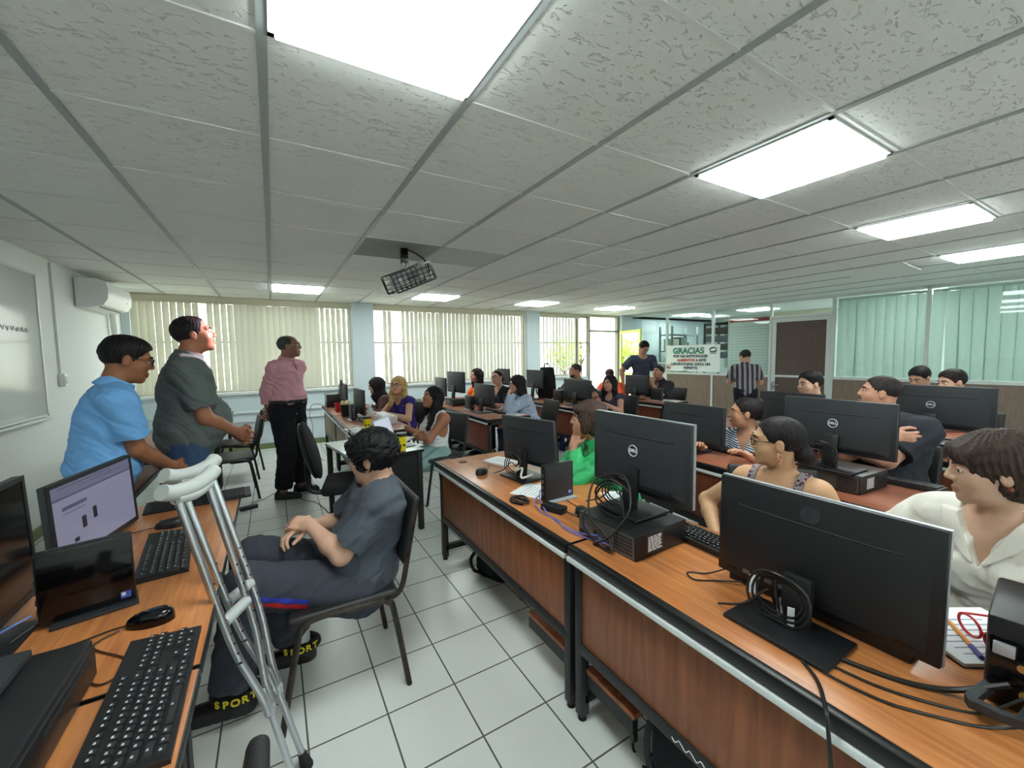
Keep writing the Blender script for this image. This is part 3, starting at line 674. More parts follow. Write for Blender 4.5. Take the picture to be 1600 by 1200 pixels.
# ---- computers
def flat_computer(label, loc, rotz, size=(.29, .30, .093), sticker=True, group='flat desktop computers'):
    """local x toward the user, rear panel faces -x, right side faces -y"""
    t = thing('desktop_computer', label, 'computer', loc, rotz, group); a, b, h = size
    MB().b2((-a/2, -b/2, 0), (a/2, b/2, h), .004).build('case', M_BLK, t)
    r = MB().b2((-a/2-.002, -b/2+.006, .006), (-a/2+.001, b/2-.006, h-.006)).build('rear_panel', M_PORT, t)
    m = MB()
    for k in range(10):
        for q in range(5): m.b2((-a/2-.003, -b/2+.015+k*.009, .014+q*.014), (-a/2-.0015, -b/2+.020+k*.009, .024+q*.014))
    m.build('vent_holes', M_RUB, r)
    for k in range(6):
        MB().b2((-a/2-.005, b/2-.03-k*.026, .014+(k % 2)*.02), (-a/2-.0015, b/2-.014-k*.026, .026+(k % 2)*.02)).build('port', (M_BLK, M_CABB, M_PORT)[k % 3], r)
    if sticker:
        s = MB().b2((-.085, -b/2-.0015, .018), (.0, -b/2+.001, h-.014)).build('sticker', mat('sticker_grey', (66, 66, 76), .5), t)
        m = MB(); rr = random.Random(4)
        for k in range(8):
            x = -.08
            while x < -.012:
                w = rr.uniform(.004, .016); m.b2((x, -b/2-.0022, .022+k*.007), (x+w, -b/2-.001, .0265+k*.007)); x += w+rr.uniform(.002, .006)
        m.build('sticker_print', M_PAPER, s)
    MB().b2((a/2-.001, -b/2+.01, h-.03), (a/2+.004, b/2-.01, h-.01), .001).build('drive_bay', M_BLKG, t)
    return t
flat_computer('flat black computer with a sticker under the ringed logo monitor, first row', (1.215, 1.135, ZT), math.radians(2))
flat_computer('flat black computer with a pale sticker before the big man', (2.70, .985, ZT), math.radians(-4), (.29, .30, .095))
flat_computer('flat computer behind the big man beside papers', (4.02, .95, ZT), 0, (.29, .30, .08), False)
flat_computer('flat computer under the grey backed monitor by the woman in orange', (2.38, 5.65, ZT), 0, (.30, .30, .09), False)
flat_computer('black computer at the window end of the red cup desk', (.80, 6.66, ZT), 0, (.28, .28, .19), False)
def mini_tower(label, loc, rotz, w=.185, d=.035, h=.18):
    t = thing('mini_computer', label, 'computer', loc, rotz)
    MB().b2((-w/2, -d/2, .010), (w/2, d/2, .010+h), .004).build('case', M_BLK, t)
    MB().b2((-w/2+.004, -d/2-.0015, .016), (w/2-.004, -d/2+.001, .004+h), .001).build('side_panel', M_BLKG if h > .19 else M_BLK2, t)
    MB().b2((-w*.40, -d/2-.028, 0), (w*.52, d/2+.03, .010), .003).build('stand', M_SILV if h < .19 else M_BLK2, t)
    s = MB().b2((w/2-.035, -d/2-.0025, .022), (w/2-.012, -d/2-.001, .042)).build('badge', mat('badge_blue', (70, 96, 196), .3), t)
    MB().b2((w/2-.033, -d/2-.003, .030), (w/2-.024, -d/2-.002, .040)).build('badge_mark', M_PAPER, s)
    r = MB()
    for k in range(4): r.b2((-w/2-.003, -.010, .04+k*.03), (-w/2+.001, .010, .055+k*.03))
    r.build('port', M_PORT, t)
    return t
mini_tower('small upright black computer on the first right desk', (1.225, 1.64, ZT), math.radians(2))
mini_tower('glossy black upright mini computer on the left desk beside the document screen', (-.50, 1.63, ZT), math.radians(14), .20, .035, .205)
for lab, loc in (('upright mini computer on the desk in front of the orange woman', (2.28, 5.02, ZT)), ('upright mini computer in front of the bearded man', (3.72, 4.94, ZT)), ('upright mini computer beside the seated man in the black polo', (5.06, 4.22, ZT)), ('upright black box computer beside the plant on the window side desk', (.78, 5.05, ZT))):
    mini_tower(lab, loc, PI/2, .20, .05, .185)
# bottom left desktop computer and front right tower
def big_left_pc():
    t = thing('desktop_computer', 'large black desktop computer lying in the bottom left corner', 'computer', (-.565, 1.13, ZT), 0, None)
    MB().b2((-.19, -.32, 0), (.165, .17, .088), .006).build('case', M_BLK, t)
    MB().b2((.150, -.30, .008), (.172, .155, .080), .004).build('front_panel', M_BLK, t)
    MB().b2((-.19, -.30, .095), (.075, .15, .112), .004).b2((-.15, -.2, .087), (.0, .1, .096)).build('raised_plate', M_BLK2, t)
    MB().b2((.171, -.10, .062), (.1735, .12, .068)).build('drive_slot', M_BLK2, t)
big_left_pc()
def right_tower():
    t = thing('desktop_computer', 'black upright computer with rear sockets cut by the bottom right corner', 'computer', (1.385, .155, ZT), math.radians(6), None)
    MB().b2((-.115, -.28, .0), (.12, .055, .19), .008).build('case', M_BLK, t)
    MB().b2((-.119, -.27, .006), (-.113, .05, .15), .001).build('rear_panel', M_BLKG, t)
    for k, (y, z) in enumerate(((.005, .10), (-.045, .08), (.0, .045), (-.055, .03))):
        MB().cyl((-.125, y, z), (-.116, y, z), .0075, seg=12).build('socket', mat('brass_socket', (190, 160, 96), .3, metal=.8), t)
    hb = MB(); hb.tube([(-.115, .045, .035), (-.20, .065, .035), (-.205, .052, .035), (-.20, .0, .035), (-.115, -.01, .035)], .012, 4, 2); hb.build('cable_cover_handle', M_BLK2, t)
    MB().b2((-.128, .015, .115), (-.118, .045, .14), .002).build('plug', M_SILV, t)
right_tower()
# ---- keyboards with real keys
def keyboard(label, loc, rotz, detailed=True, w=.44, d=.145, group='black keyboards', tilt=0.):
    """local x runs along the keyboard's width, y toward the screen"""
    t = thing('keyboard', label, 'keyboard', loc, rotz, group)
    poly = [(-w/2, -d/2, .0), (-w/2, d/2, .0), (-w/2, d/2, .021), (-w/2, -d/2, .010)]
    MB().prism(poly, (w, 0, 0)).build('base', M_BLK, t)
    tiltk = math.atan(.011/d)
    if not detailed:
        m = MB()
        for r in range(6):
            for c in range(22): m.box((-w/2+.02+c*.0183, -d/2+.015+r*.0215, .014+r*.0018), (.0155, .017, .008))
        m.build('keys', M_KEY, t); return t
    u = .0188; cache = {}
    def key(cx, cy, kw, kd=.0165, mk=True):
        k_ = round(kw, 4), kd
        if k_ not in cache:
            mb = MB(); a, b = kw/2, kd/2; vs = [mb.bm.verts.new(p) for p in ((-a, -b, 0), (a, -b, 0), (a, b, 0), (-a, b, 0), (-a+.002, -b+.0018, .006), (a-.002, -b+.0018, .006), (a-.002, b-.0022, .0065), (-a+.002, b-.0022, .0065))]
            for q in ((0, 3, 2, 1), (4, 5, 6, 7), (0, 1, 5, 4), (1, 2, 6, 5), (2, 3, 7, 6), (3, 0, 4, 7)): mb.bm.faces.new([vs[i] for i in q])
            # the printed legend
            f0 = len(mb.bm.faces); mb.bm.verts.ensure_lookup_table()
            me = mb.mesh('key', M_KEY); me.polygons.foreach_set('use_smooth', [False]*len(me.polygons))
            bm = bmesh.new(); bm.from_mesh(me)
            for q in (((-.004, .000), (-.001, .0045)), ((.0, .0005), (.0015, .004))):
                vv = [bm.verts.new((x, y, .0069)) for x, y in ((q[0][0], q[0][1]), (q[1][0], q[0][1]), (q[1][0], q[1][1]), (q[0][0], q[1][1]))]
                f = bm.faces.new(vv); f.material_index = 1
            bm.to_mesh(me); bm.free(); me.materials.append(M_LOGO); cache[k_] = me
        o = bpy.data.objects.new('key', cache[k_]); COL.objects.link(o); o.parent = t
        o.location = (cx, cy, .0105+(cy+d/2)/d*.011); o.rotation_euler = (tiltk, 0, 0)
    x0 = -w/2+.012; y0 = -d/2+.016
    rows = [[1.25, 1.25, 1.25, 6.25, 1.25, 1.25, 1.25, 1.25], [2.25]+[1]*10+[2.75], [1.75]+[1]*11+[2.25], [1.5]+[1]*12+[1.5], [1]*13+[2]]
    for r, row in enumerate(rows):
        x = x0
        for kw in row: key(x+kw*u/2, y0+r*.0205, kw*u-.002); x += kw*u
    for k in range(13): key(x0+(k+.5+(k > 0)*.9+(k > 4)*.35+(k > 8)*.35)*u, y0+5*.0205+.004, u-.002, .012)
    xn = x0+15.35*u
    for k in range(3):
        key(xn+(k+.5)*u, y0, u-.002)
        for r in (3, 4): key(xn+(k+.5)*u, y0+r*.0205, u-.002)
    key(xn+1.5*u, y0+.0205, u-.002)
    xp = xn+3.3*u
    for r in range(5):
        for k in range(4):
            if r == 0 and k == 1: continue
            if k == 3 and r in (0, 2): continue
            key(xp+(k+.5)*u, y0+r*.0205, u-.002)
    return t
keyboard('black keyboard nearest the bottom edge on the left desk', (-.275, 1.145, ZT), math.radians(91))
keyboard('black keyboard in front of the document screen on the left desk', (-.385, 1.98, ZT), math.radians(96))
keyboard('black keyboard between the two nearest right hand monitors', (1.43, .985, ZT), math.radians(88))
for lab, loc, r in (('black keyboard lying under the lower edge of the largest dark monitor', (1.335, .53, ZT), 90), ('black keyboard in front of the striped blouse woman', (2.88, 1.70, ZT), 86), ('black keyboard on the far end of the left desk beside the jeans', (-.36, 2.62, ZT), 5), ('black keyboard in front of the big man', (2.96, .86, ZT), 90),
                    ('black keyboard on the desk of the pale blue blouse woman', (2.50, 4.62, ZT), 90), ('black keyboard in front of the bearded man by his hands', (3.95, 4.75, ZT), 90), ('black keyboard by the woman in the headscarf', (1.10, 6.15, ZT), 90)):
    keyboard(lab, loc, math.radians(r), False)
def mouse(label, loc, rotz):
    t = thing('mouse', label, 'mouse', loc, rotz, 'black mice'); m = MB()
    def f(u, v):
        a = u*2*PI; x = .056*math.cos(a); y = .031*math.sin(a)*(1-.12*math.cos(a)); k = math.sin(v*PI/2)
        return (x*k**.6, y*k**.6, .036*math.cos(v*PI/2)**.55*(1-.25*math.cos(a)*k))
    m.grid(lambda u, v: f(u, 1-v*.999), 24, 8); bmesh.ops.remove_doubles(m.bm, verts=m.bm.verts, dist=.0003); m.build('shell', M_BLKG if 'near' in label else M_BLK, t)
    MB().box((.028, 0, .030), (.016, .006, .006), None, .002).build('scroll_wheel', M_RUB, t)
    MB().tube([(.052, 0, .006), (.09, .006, .004), (.14, .03, .003), (.20, .05, .003)], .002, 6, 4).build('cord', M_CAB, t)
mouse('black mouse nearest the camera on the left desk', (-.335, 1.475, ZT), math.radians(172))
mouse('black mouse beside the far end of the left desk keyboard', (-.43, 2.30, ZT), math.radians(175))
mouse('black mouse behind the flat computer in the first row', (1.20, 1.42, ZT), math.radians(60))
mouse('black mouse on the desk behind the small upright computer of the first row', (1.10, 2.26, ZT), math.radians(35))
# ---- laptop on the white table
def laptop():
    t = thing('laptop', 'open silver laptop on the white table before the woman in the white top', 'laptop', (.93, 3.66, .69), math.radians(-38))
    MB().b2((-.11, -.16, 0), (.11, .16, .014), .004).build('base', M_SILV, t)
    l = MB().box((-.115, 0, .11), (.008, .32, .215), Matrix.Rotation(math.radians(-18), 3, 'Y'), .003).build('lid', M_SILV, t)
    MB().box((-.110, 0, .112), (.006, .295, .185), Matrix.Rotation(math.radians(-18), 3, 'Y')).build('screen', mat('laptop_screen', (196, 200, 216), .3, emit=.35), t)
    MB().box((-.104, -.03, .085), (.004, .018, .035), Matrix.Rotation(math.radians(-18), 3, 'Y')).box((-.104, .015, .085), (.004, .018, .035), Matrix.Rotation(math.radians(-18), 3, 'Y')).build('picture_on_screen', M_BLK2, t)
    MB().b2((-.08, -.14, .0142), (.02, .14, .0155)).build('keys', M_KEY, t)
laptop()
def cup(label, loc, s=1.):
    t = thing('paper_cup', label, 'cup', loc, 0, 'yellow takeaway cups')
    MB().lathe([(0, 0), (.028*s, 0), (.030*s, .004), (.041*s, .125*s), (0, .125*s)]).build('cup', M_YEL, t)
    MB().lathe([(0, .122*s), (.043*s, .122*s), (.044*s, .132*s), (.039*s, .146*s), (0, .146*s)]).build('lid', M_BLK, t)
    MB().lathe([(0, -.0005), (.029*s, -.0005), (.031*s, .008), (0, .008)]).build('base_ring', M_BLK, t)
    for a in (2.9, 4.1, 5.0):
        c, s_ = math.cos(a), math.sin(a); r = .0375*s
        text_obj('~~', .02*s, M_BLK, t, frame_m((r*c*1.0, r*s_*1.0, .088*s), (-s_, c, 0), (c*.05, s_*.05, 1)), 'print', .0006)
        MB().box((r*.93*c, r*.93*s_, .055*s), (.002, .02*s, .018*s), Matrix.Rotation(a, 3, 'Z')).build('printed_mark', M_BLK2, t)
cup('larger yellow cup with a black lid at the corner of the white table', (.865, 3.24, .69), 1.05)
cup('yellow cup with a black lid farther back, in front of the bottle', (.80, 4.28, ZT), .95)
def bottle():
    t = thing('water_bottle', 'clear bottle with an orange label behind the yellow cup', 'bottle', (.90, 4.62, ZT))
    MB().lathe([(0, 0), (.032, 0), (.034, .01), (.034, .13), (.028, .16), (.013, .185), (.013, .20), (0, .20)]).build('body', mat('clear_plastic', (206, 214, 216), .1, spec=.8), t)
    MB().lathe([(0, .035), (.0348, .035), (.0348, .10), (0, .10)]).build('label', mat('orange_label', (236, 140, 112), .5), t)
    MB().lathe([(0, .198), (.015, .198), (.015, .222), (0, .222)]).build('cap', M_WHITEP, t)
bottle()
t = thing('plastic_cup', 'red plastic cup on the desk by the window', 'cup', (.74, 5.95, ZT)); MB().lathe([(0, 0), (.03, 0), (.046, .115), (.049, .118), (.043, .118), (.028, .006), (0, .006)]).build('cup', mat('red_plastic', (206, 34, 54), .35), t)
t = thing('potted_plant', 'dark pot with pale yellow crumpled top beside the red cup', 'plant', (.76, 5.42, ZT))
MB().lathe([(0, 0), (.05, 0), (.062, .15), (0, .15)]).build('pot', M_BLK, t); MB().sph((0, 0, .155), .06, 12, (1, 1, .55)).sph((.03, .02, .17), .035, 10).sph((-.03, -.01, .172), .03, 10).build('filling', mat('pale_yellow', (216, 206, 150), .8), t)
tag(MB().b2((.84, 4.72, ZT), (1.14, 5.02, ZT+.012), .002).build('folder', mat('blue_black_folder', (44, 48, 78), .4)), 'dark blue folder lying before the plant monitor', 'folder')
t = thing('mug', 'white mug on the desk in front of the woman in orange', 'mug', (2.40, 5.28, ZT)); MB().lathe([(0, 0), (.034, 0), (.036, .085), (.031, .085), (.029, .006), (0, .006)]).build('cup', M_WHITEP, t); MB().tube([(.034, 0, .07), (.06, 0, .062), (.06, 0, .03), (.034, 0, .02)], .005, 6, 4).build('handle', M_WHITEP, t)
t = thing('tissue_box', 'white cardboard box standing in front of the blonde woman', 'box', (1.06, 4.62, ZT), .15); MB().b2((-.09, -.13, 0), (.09, .13, .085), .004).build('box', M_WHITEP, t); MB().box((-.02, .0, .095), (.11, .22, .02), Matrix.Rotation(.1, 3, 'X'), .004).build('flap', M_PAPER, t)
def sheets(label, loc, rotz, w=.21, d=.29, n=1, cat='paper', th=.0012, m=None):
    t = thing('paper_sheet' if n == 1 else 'paper_stack', label, cat, loc, rotz)
    MB().b2((-w/2, -d/2, 0), (w/2, d/2, th*n), .0005).build('sheet', m or M_PAPER, t)
    mm = MB()
    for k in range(7): mm.b2((-w*.38, -d*.36+k*d*.1, th*n), (w*.30, -d*.36+k*d*.1+.004, th*n+.0004))
    mm.build('printed_lines', mat('print_grey', (150, 158, 176), .8), t); return t
sheets('white pad of paper at the aisle end of the first desk, behind the monitor', (1.33, 2.42, ZT), .3, .15, .21, 12)
sheets('white sheet under the stand of the first desk monitor', (1.20, 1.80, ZT), .5, .20, .22)
sheets('papers spread on the white table beside the larger yellow cup', (1.0, 3.43, .69), .4, .12, .2, 3)
sheets('sheet lying on the brown desk before the yellow cup farther back', (.72, 4.35, ZT), .2)
sheets('papers spread under the rearmost ringed logo monitor', (4.20, .80, ZT), .1, .30, .5, 4)
sheets('white paper on the desk of the seated man in the black polo', (5.16, 4.08, ZT), .2)
sheets('papers on the desk in front of the woman with the pendant', (3.85, 4.12, ZT), 0, .3, .2)
sheets('open white notebook on the desk of the pale blue blouse woman', (2.52, 4.26, ZT), .3, .28, .2, 6)
sheets('small pale card on the desk beside the green blouse woman', (1.50, 1.50, ZT), -.3, .12, .16)
t = sheets('white note pages under the red glasses at the right edge', (1.525, .26, ZT), -.55, .27, .21, 8)
MB().b2((-.14, -.108, -.001), (.14, .108, 0)).build('green_cover', mat('green_cover', (46, 112, 96), .5), t)
def eyeglasses(name, m, parent=None, loc=None, rotz=0., s=1., temples=True, label=None):
    t = thing(name, label, 'glasses', loc, rotz)
    for k, sg in enumerate((-1, 1)):
        pts = [(.0, sg*.034+.029*math.cos(a)*(1.04), .022+.020*math.sin(a)) for a in [2*PI*i/14 for i in range(14)]]
        MB().tube(pts, .0028, 6, 2, True).build('rim', m, t)
        MB().tube([(0, sg*.063, .030), (-.02, sg*.069, .030), (-.12, sg*.066, .026), (-.145, sg*.066, .008)], .0025, 6, 3).build('temple', m, t)
    MB().tube([(0, -.006, .026), (.002, 0, .029), (0, .006, .026)], .0026, 6, 2).build('bridge', m, t)
    t.scale = (s, s, s)
    return t
eyeglasses('reading_glasses', mat('red_glasses', (196, 34, 44), .35), loc=(1.476, .236, ZT+.0105), rotz=2.35, s=1.15, label='red framed reading glasses lying on the note pages')
def pen(label, loc, rotz, c1, c2, L_=.14):
    t = thing('pen', label, 'pen', loc, rotz)
    MB().cyl((-L_/2, 0, .005), (L_*.18, 0, .005), .0048, seg=10).build('barrel', c1, t); MB().cyl((L_*.18, 0, .005), (L_/2, 0, .005), .0054, seg=10).build('cap', c2, t)
    MB().cyl((-L_/2-.014, 0, .005), (-L_/2, 0, .005), .0008, .0045, 10).build('tip', M_SILV, t)
pen('orange pen with a violet cap on the note pages at the right edge', (1.462, .262, ZT+.0105), math.radians(-146), mat('orange_pen', (232, 142, 44), .35), mat('violet_cap', (74, 62, 150), .35))
pen('dark pen on the white table near the larger yellow cup', (.965, 3.36, .69), .2, M_BLK, M_BLK, .10)
tag(MB().b2((2.90, .72, ZT), (3.02, .85, ZT+.014), .004).build('phone', M_BLKG), 'black phone lying right of the flat computer before the big man', 'phone')
# ---- power bricks and cables
def adapter(label, loc, rotz, size=(.055, .12, .032)):
    t = thing('power_adapter', label, 'adapter', loc, rotz); a, b, h = size
    MB().b2((-a/2, -b/2, 0), (a/2, b/2, h), .006).build('brick', M_BLK, t)
    MB().tube([(0, -b/2, h*.5), (.0, -b/2-.05, h*.3), (.03, -b/2-.12, .004)], .0035, 6, 4).build('lead', M_CAB, t); return t
adapter('black power adapter beside the small upright computer of the first row', (1.115, 1.52, ZT), math.radians(20))
adapter('black power adapter on the floor at the feet of the pink shirt man', (-.27, 4.62, 0), math.radians(-70), (.05, .15, .035))
def cable(label, pts, r, m, name='cable', sm=5): return tag(MB().tube(pts, r, 7, sm).build(name, m), label, 'cable')
c_ = ZT+.004
cable('black coiled cord beside the power adapter, first row', [(1.03, 1.66, c_), (1.00, 1.72, c_), (1.03, 1.77, c_+.004), (1.08, 1.74, c_+.01), (1.06, 1.66, c_+.01), (1.01, 1.67, c_+.014), (1.02, 1.75, c_+.014), (1.08, 1.70, c_)], .006, M_CAB)
cable('violet blue cable running along the first row desk edge', [(1.13, 1.66, c_+.03), (1.07, 1.62, c_+.02), (1.05, 1.52, c_), (1.06, 1.42, c_), (1.03, 1.32, c_), (1.05, 1.22, c_), (1.06, 1.08, c_+.02)], .003, M_CABP)
cable('pale blue cable beside the violet one on the first row desk', [(1.14, 1.67, c_+.05), (1.09, 1.60, c_+.03), (1.065, 1.50, c_), (1.045, 1.38, c_), (1.055, 1.27, c_), (1.06, 1.16, c_+.03)], .003, M_CABB)
cable('black cable tangle hanging over the back of the flat computer, first row', [(1.08, 1.25, c_+.10), (1.05, 1.24, c_+.06), (1.045, 1.16, c_+.01), (1.04, 1.06, c_+.01), (1.06, 1.12, c_+.05), (1.05, 1.20, c_+.11), (1.12, 1.24, c_+.22), (1.18, 1.14, c_+.25), (1.12, 1.05, c_+.16), (1.05, 1.08, c_+.06), (1.04, 1.16, c_), (1.06, 1.10, c_)], .0042, M_CAB)
cable('looped black cables on the flat computer stand, first row', [(1.15, 1.20, c_+.11), (1.12, 1.24, c_+.17), (1.13, 1.17, c_+.24), (1.15, 1.08, c_+.20), (1.13, 1.08, c_+.12), (1.12, 1.17, c_+.10), (1.14, 1.26, c_+.13), (1.13, 1.20, c_+.21), (1.12, 1.11, c_+.22), (1.10, 1.06, c_+.13)], .004, M_CAB)
cable('thick black cable from the largest monitor to the corner computer', [(1.19, .56, c_+.05), (1.14, .52, c_), (1.13, .45, c_), (1.15, .36, c_), (1.18, .29, c_), (1.22, .23, c_+.01), (1.25, .16, c_+.06)], .006, M_CAB)
cable('thin black cable below the thick one toward the corner computer', [(1.13, .50, c_), (1.10, .43, c_), (1.11, .33, c_), (1.15, .25, c_), (1.20, .19, c_), (1.24, .14, c_+.05)], .003, M_CAB)
cable('thin black cable nearest the desk edge toward the corner computer', [(1.11, .48, c_), (1.06, .42, c_), (1.07, .31, c_), (1.11, .24, c_), (1.17, .17, c_), (1.24, .10, c_+.03)], .003, M_CAB)
cable('black cable dropping over the front edge below the largest monitor', [(1.20, .58, c_+.12), (1.16, .55, c_+.02), (1.07, .46, c_), (1.02, .40, c_), (.96, .36, c_), (.93, .34, .68), (.95, .32, .4), (1.0, .3, .1)], .004, M_CAB)
for _lab, _p, _r in (('small white paper tag on a cable left of the largest monitor stand', (1.185, .635, .775), .3), ('small white paper tag on a cable right of the largest monitor stand', (1.150, .515, .752), .4)):
    tag(MB().box((0, 0, 0), (.003, .016, .055)).build('paper_tag', M_PAPER, None, _p, _r), _lab, 'tag')
cable('black cords hanging under the nearest right desk beside the dark backpack', [(1.08, 1.02, .66), (1.06, 1.0, .4), (1.09, .99, .2), (1.07, .98, .006), (1.12, .93, .006), (1.2, .95, .006)], .005, M_CAB)
cable('thin cord dangling behind the footrest of the nearest right desk', [(1.12, .96, .66), (1.10, .95, .35), (1.13, .93, .15), (1.10, .9, .006), (1.05, .92, .006)], .004, M_CAB)
cable('small black loop left of the largest monitor', [(1.27, .75, c_+.03), (1.22, .80, c_), (1.17, .84, c_), (1.15, .80, c_), (1.20, .76, c_), (1.25, .70, c_+.01)], .0025, M_CAB)
cable('white cable tied below the first desk monitor', [(1.24, 2.03, c_+.08), (1.19, 2.00, c_+.06), (1.20, 1.94, c_+.09), (1.17, 1.90, c_+.05), (1.22, 1.86, c_+.07)], .006, M_CABW)
cable('white looped cord on the far side of the boy, over the brown desk edge', [(.80, 4.25, c_), (.66, 4.30, c_+.05), (.59, 4.22, c_-.02), (.57, 4.05, .55), (.58, 3.95, .35), (.62, 4.1, .2)], .007, M_CABW)
cable('black cord hanging at the desk end by the window wall', [(.62, 6.8, .74), (.5, 7.0, .72), (.47, 7.2, .55), (.5, 7.1, .35), (.46, 6.9, .05), (.5, 6.6, .01), (.55, 6.2, .01)], .004, M_CAB)
cable('thin cord on the floor by the pink shirt man', [(-.25, 4.7, .03), (-.15, 4.85, .006), (0, 5.0, .006), (.2, 4.6, .006), (.32, 4.4, .006), (.4, 4.0, .006), (.5, 3.6, .006)], .003, M_CAB)
cable('blue lead behind the glossy mini computer on the left desk', [(-.60, 1.58, c_+.05), (-.64, 1.55, c_+.04), (-.70, 1.52, c_+.02)], .003, M_CABB)
cable('black lead behind the glossy mini computer on the left desk', [(-.60, 1.58, c_+.02), (-.64, 1.52, c_), (-.62, 1.44, c_), (-.66, 1.38, c_)], .004, M_CAB)
cable('dark brown mouse cord curling by the near left keyboard', [(-.40, 1.47, c_), (-.44, 1.42, c_), (-.36, 1.33, c_), (-.33, 1.28, c_), (-.37, 1.24, c_), (-.40, 1.26, c_)], .0022, mat('cord_brown', (58, 36, 28), .5))
# ---- wall fittings on the left
def air_conditioner():
    t = thing('air_conditioner', 'white wall air conditioner above the blue shirt man', 'air conditioner', (XL, 6.42, 0))
    prof = [(0.01, 2.03), (.01, 2.33), (.19, 2.33), (.255, 2.30), (.27, 2.22), (.262, 2.12), (.22, 2.055), (.12, 2.025)]
    MB().prism([(x, -.42, z) for x, z in prof], (0, .84, 0)).build('body', M_WHITEP, t)
    m = MB()
    for k in range(3): m.box((.175+k*.02, 0, 2.040+k*.012), (.012, .70, .006), Matrix.Rotation(-.5, 3, 'Y'))
    m.build('louvre', M_BLK2, t)
    MB().box((.262, 0, 2.20), (.012, .80, .012), None, .002).build('panel_seam', mat('grey_plastic', (180, 184, 184), .4), t)
    MB().box((.272, .22, 2.14), (.004, .05, .012)).build('display', M_SILV, t)
    MB().tube([(.06, .44, 2.1), (.06, .50, 2.1), (.05, .56, 2.05), (.05, .60, 1.6), (.05, .62, .98)], .035, 8, 4).build('pipe_cover', M_WHITEP, t)
air_conditioner()
def whiteboard():
    t = thing('whiteboard', 'large whiteboard with faint pen marks at the left picture edge', 'whiteboard', (XL, 4.0, 0))
    MB().b2((.004, -1.15, 1.0), (.018, 1.14, 2.2), .002).build('surface', mat('whiteboard_gloss', (214, 220, 218), .15), t)
    m = MB()
    for lo, hi in (((.0, -1.17, .98), (.024, 1.16, 1.0)), ((0, -1.17, 2.2), (.024, 1.16, 2.22)), ((0, 1.14, .98), (.024, 1.16, 2.22)), ((0, -1.17, .98), (.024, -1.15, 2.22))): m.b2(lo, hi)
    m.build('frame', M_ALU, t)
    MB().b2((.0, -1.0, .955), (.06, 1.1, .975), .003).build('pen_tray', M_ALU, t)
    m = MB(); rr = random.Random(3)
    for k in range(6): m.tube([(.019, .55+k*.07+q*.012, 1.72+.02*math.sin(k+q*1.9)) for q in range(5)], .0015, 4, 2)
    m.build('pen_marks', mat('faint_marker', (150, 160, 160), .5), t)
whiteboard()
t = thing('wall_outlet', 'white socket box with a conduit beside the whiteboard', 'outlet', (XL, 5.50, 0))
MB().b2((0, -.035, 1.22), (.045, .035, 1.34), .004).build('box', M_WHITEP, t); MB().b2((.045, -.022, 1.245), (.049, .022, 1.315), .002).build('socket_plate', M_SILV, t); MB().b2((0, -.012, 1.34), (.018, .012, 2.38), .002).build('conduit', M_WHITEF, t)
t = thing('cable_duct', 'pair of slim white ducts along the wall under the left blind', 'duct', (0, YW, 0))
for z in (.46, .60): MB().b2((-1.6, -.03, z), (1.2, 0, z+.025), .003).build('duct', M_WHITEP, t)
# ---- projector
def projector():
    t = thing('projector', 'caged projector hanging from the ceiling', 'projector', (1.04, 3.60, ZC), 0)
    m = MB(); m.b2((-.028, -.028, -.13), (.028, .028, 0), .003); m.build('mount_column', M_BLKG, t)
    MB().b2((-.024, -.03, -.17), (-.008, .03, -.13)).b2((.008, -.03, -.17), (.024, .03, -.13)).build('clamp', M_CHROME, t)
    R = Matrix.Rotation(math.radians(-24), 3, 'Y') @ Matrix.Rotation(math.radians(6), 3, 'X') ; c = Vector((.03, -.01, -.255)); T = Matrix.Translation(c) @ R.to_4x4()
    b = MB().b2((-.16, -.11, -.045), (.16, .11, .05), .012).build('body', mat('projector_grey', (176, 182, 182), .4), t); b.matrix_local = T
    v = MB()
    for k in range(5): v.b2((-.05, -.1115, -.03+k*.016), (.05, -.109, -.022+k*.016))
    v = v.build('vent', M_BLK2, b)
    MB().cyl((-.162, -.02, .0), (-.145, -.02, .0), .028, seg=20).build('lens', M_BLKG, b)
    MB().b2((-.13, -.1125, -.01), (-.10, -.109, .03), .002).build('label_plate', M_PAPER, b)
    g = MB(); a, b_, h = .185, .135, .075
    for k in range(9):
        x = -a+2*a*k/8
        for y in (-b_, b_): g.cyl((x, y, -h), (x, y, h), .0035, seg=6)
        for z in (-h, h): g.cyl((x, -b_, z), (x, b_, z), .0035, seg=6)
    for k in range(5):
        z = -h+2*h*k/4
        for y in (-b_, b_): g.cyl((-a, y, z), (a, y, z), .004 if k in (0, 4) else .003, seg=6)
        for x in (-a, a): g.cyl((x, -b_, z), (x, b_, z), .0035, seg=6)
    for y in (-b_, b_): 
        for x in (-a, a): g.box((x, y, 0), (.016, .016, 2*h), None)
        for z in (-h, h): g.box((0, y, z), (2*a, .016, .016), None)
    q = g.build('security_cage', M_BLKG, t); q.matrix_local = T
    MB().tube([(.03, 0, -.01), (.09, -.01, -.03), (.17, -.02, -.08), (.215, -.02, -.15), (.205, -.03, -.215)], .008, 7, 5).build('cable', M_CAB, t)
    l = bpy.data.lights.new('projector_beam', 'SPOT'); l.energy = 300; l.spot_size = math.radians(17); l.spot_blend = .12; l.shadow_soft_size = .012; l.color = (1, .74, .86)
    o = bpy.data.objects.new('projector_beam', l); COL.objects.link(o); o.parent = t
    d = Vector((-.36, 3.30, 1.60))-Vector((.86, 3.58, 2.17)); o.location = (-.20, -.02, -.235); o.rotation_euler = d.to_track_quat('-Z', 'Y').to_euler()
projector()
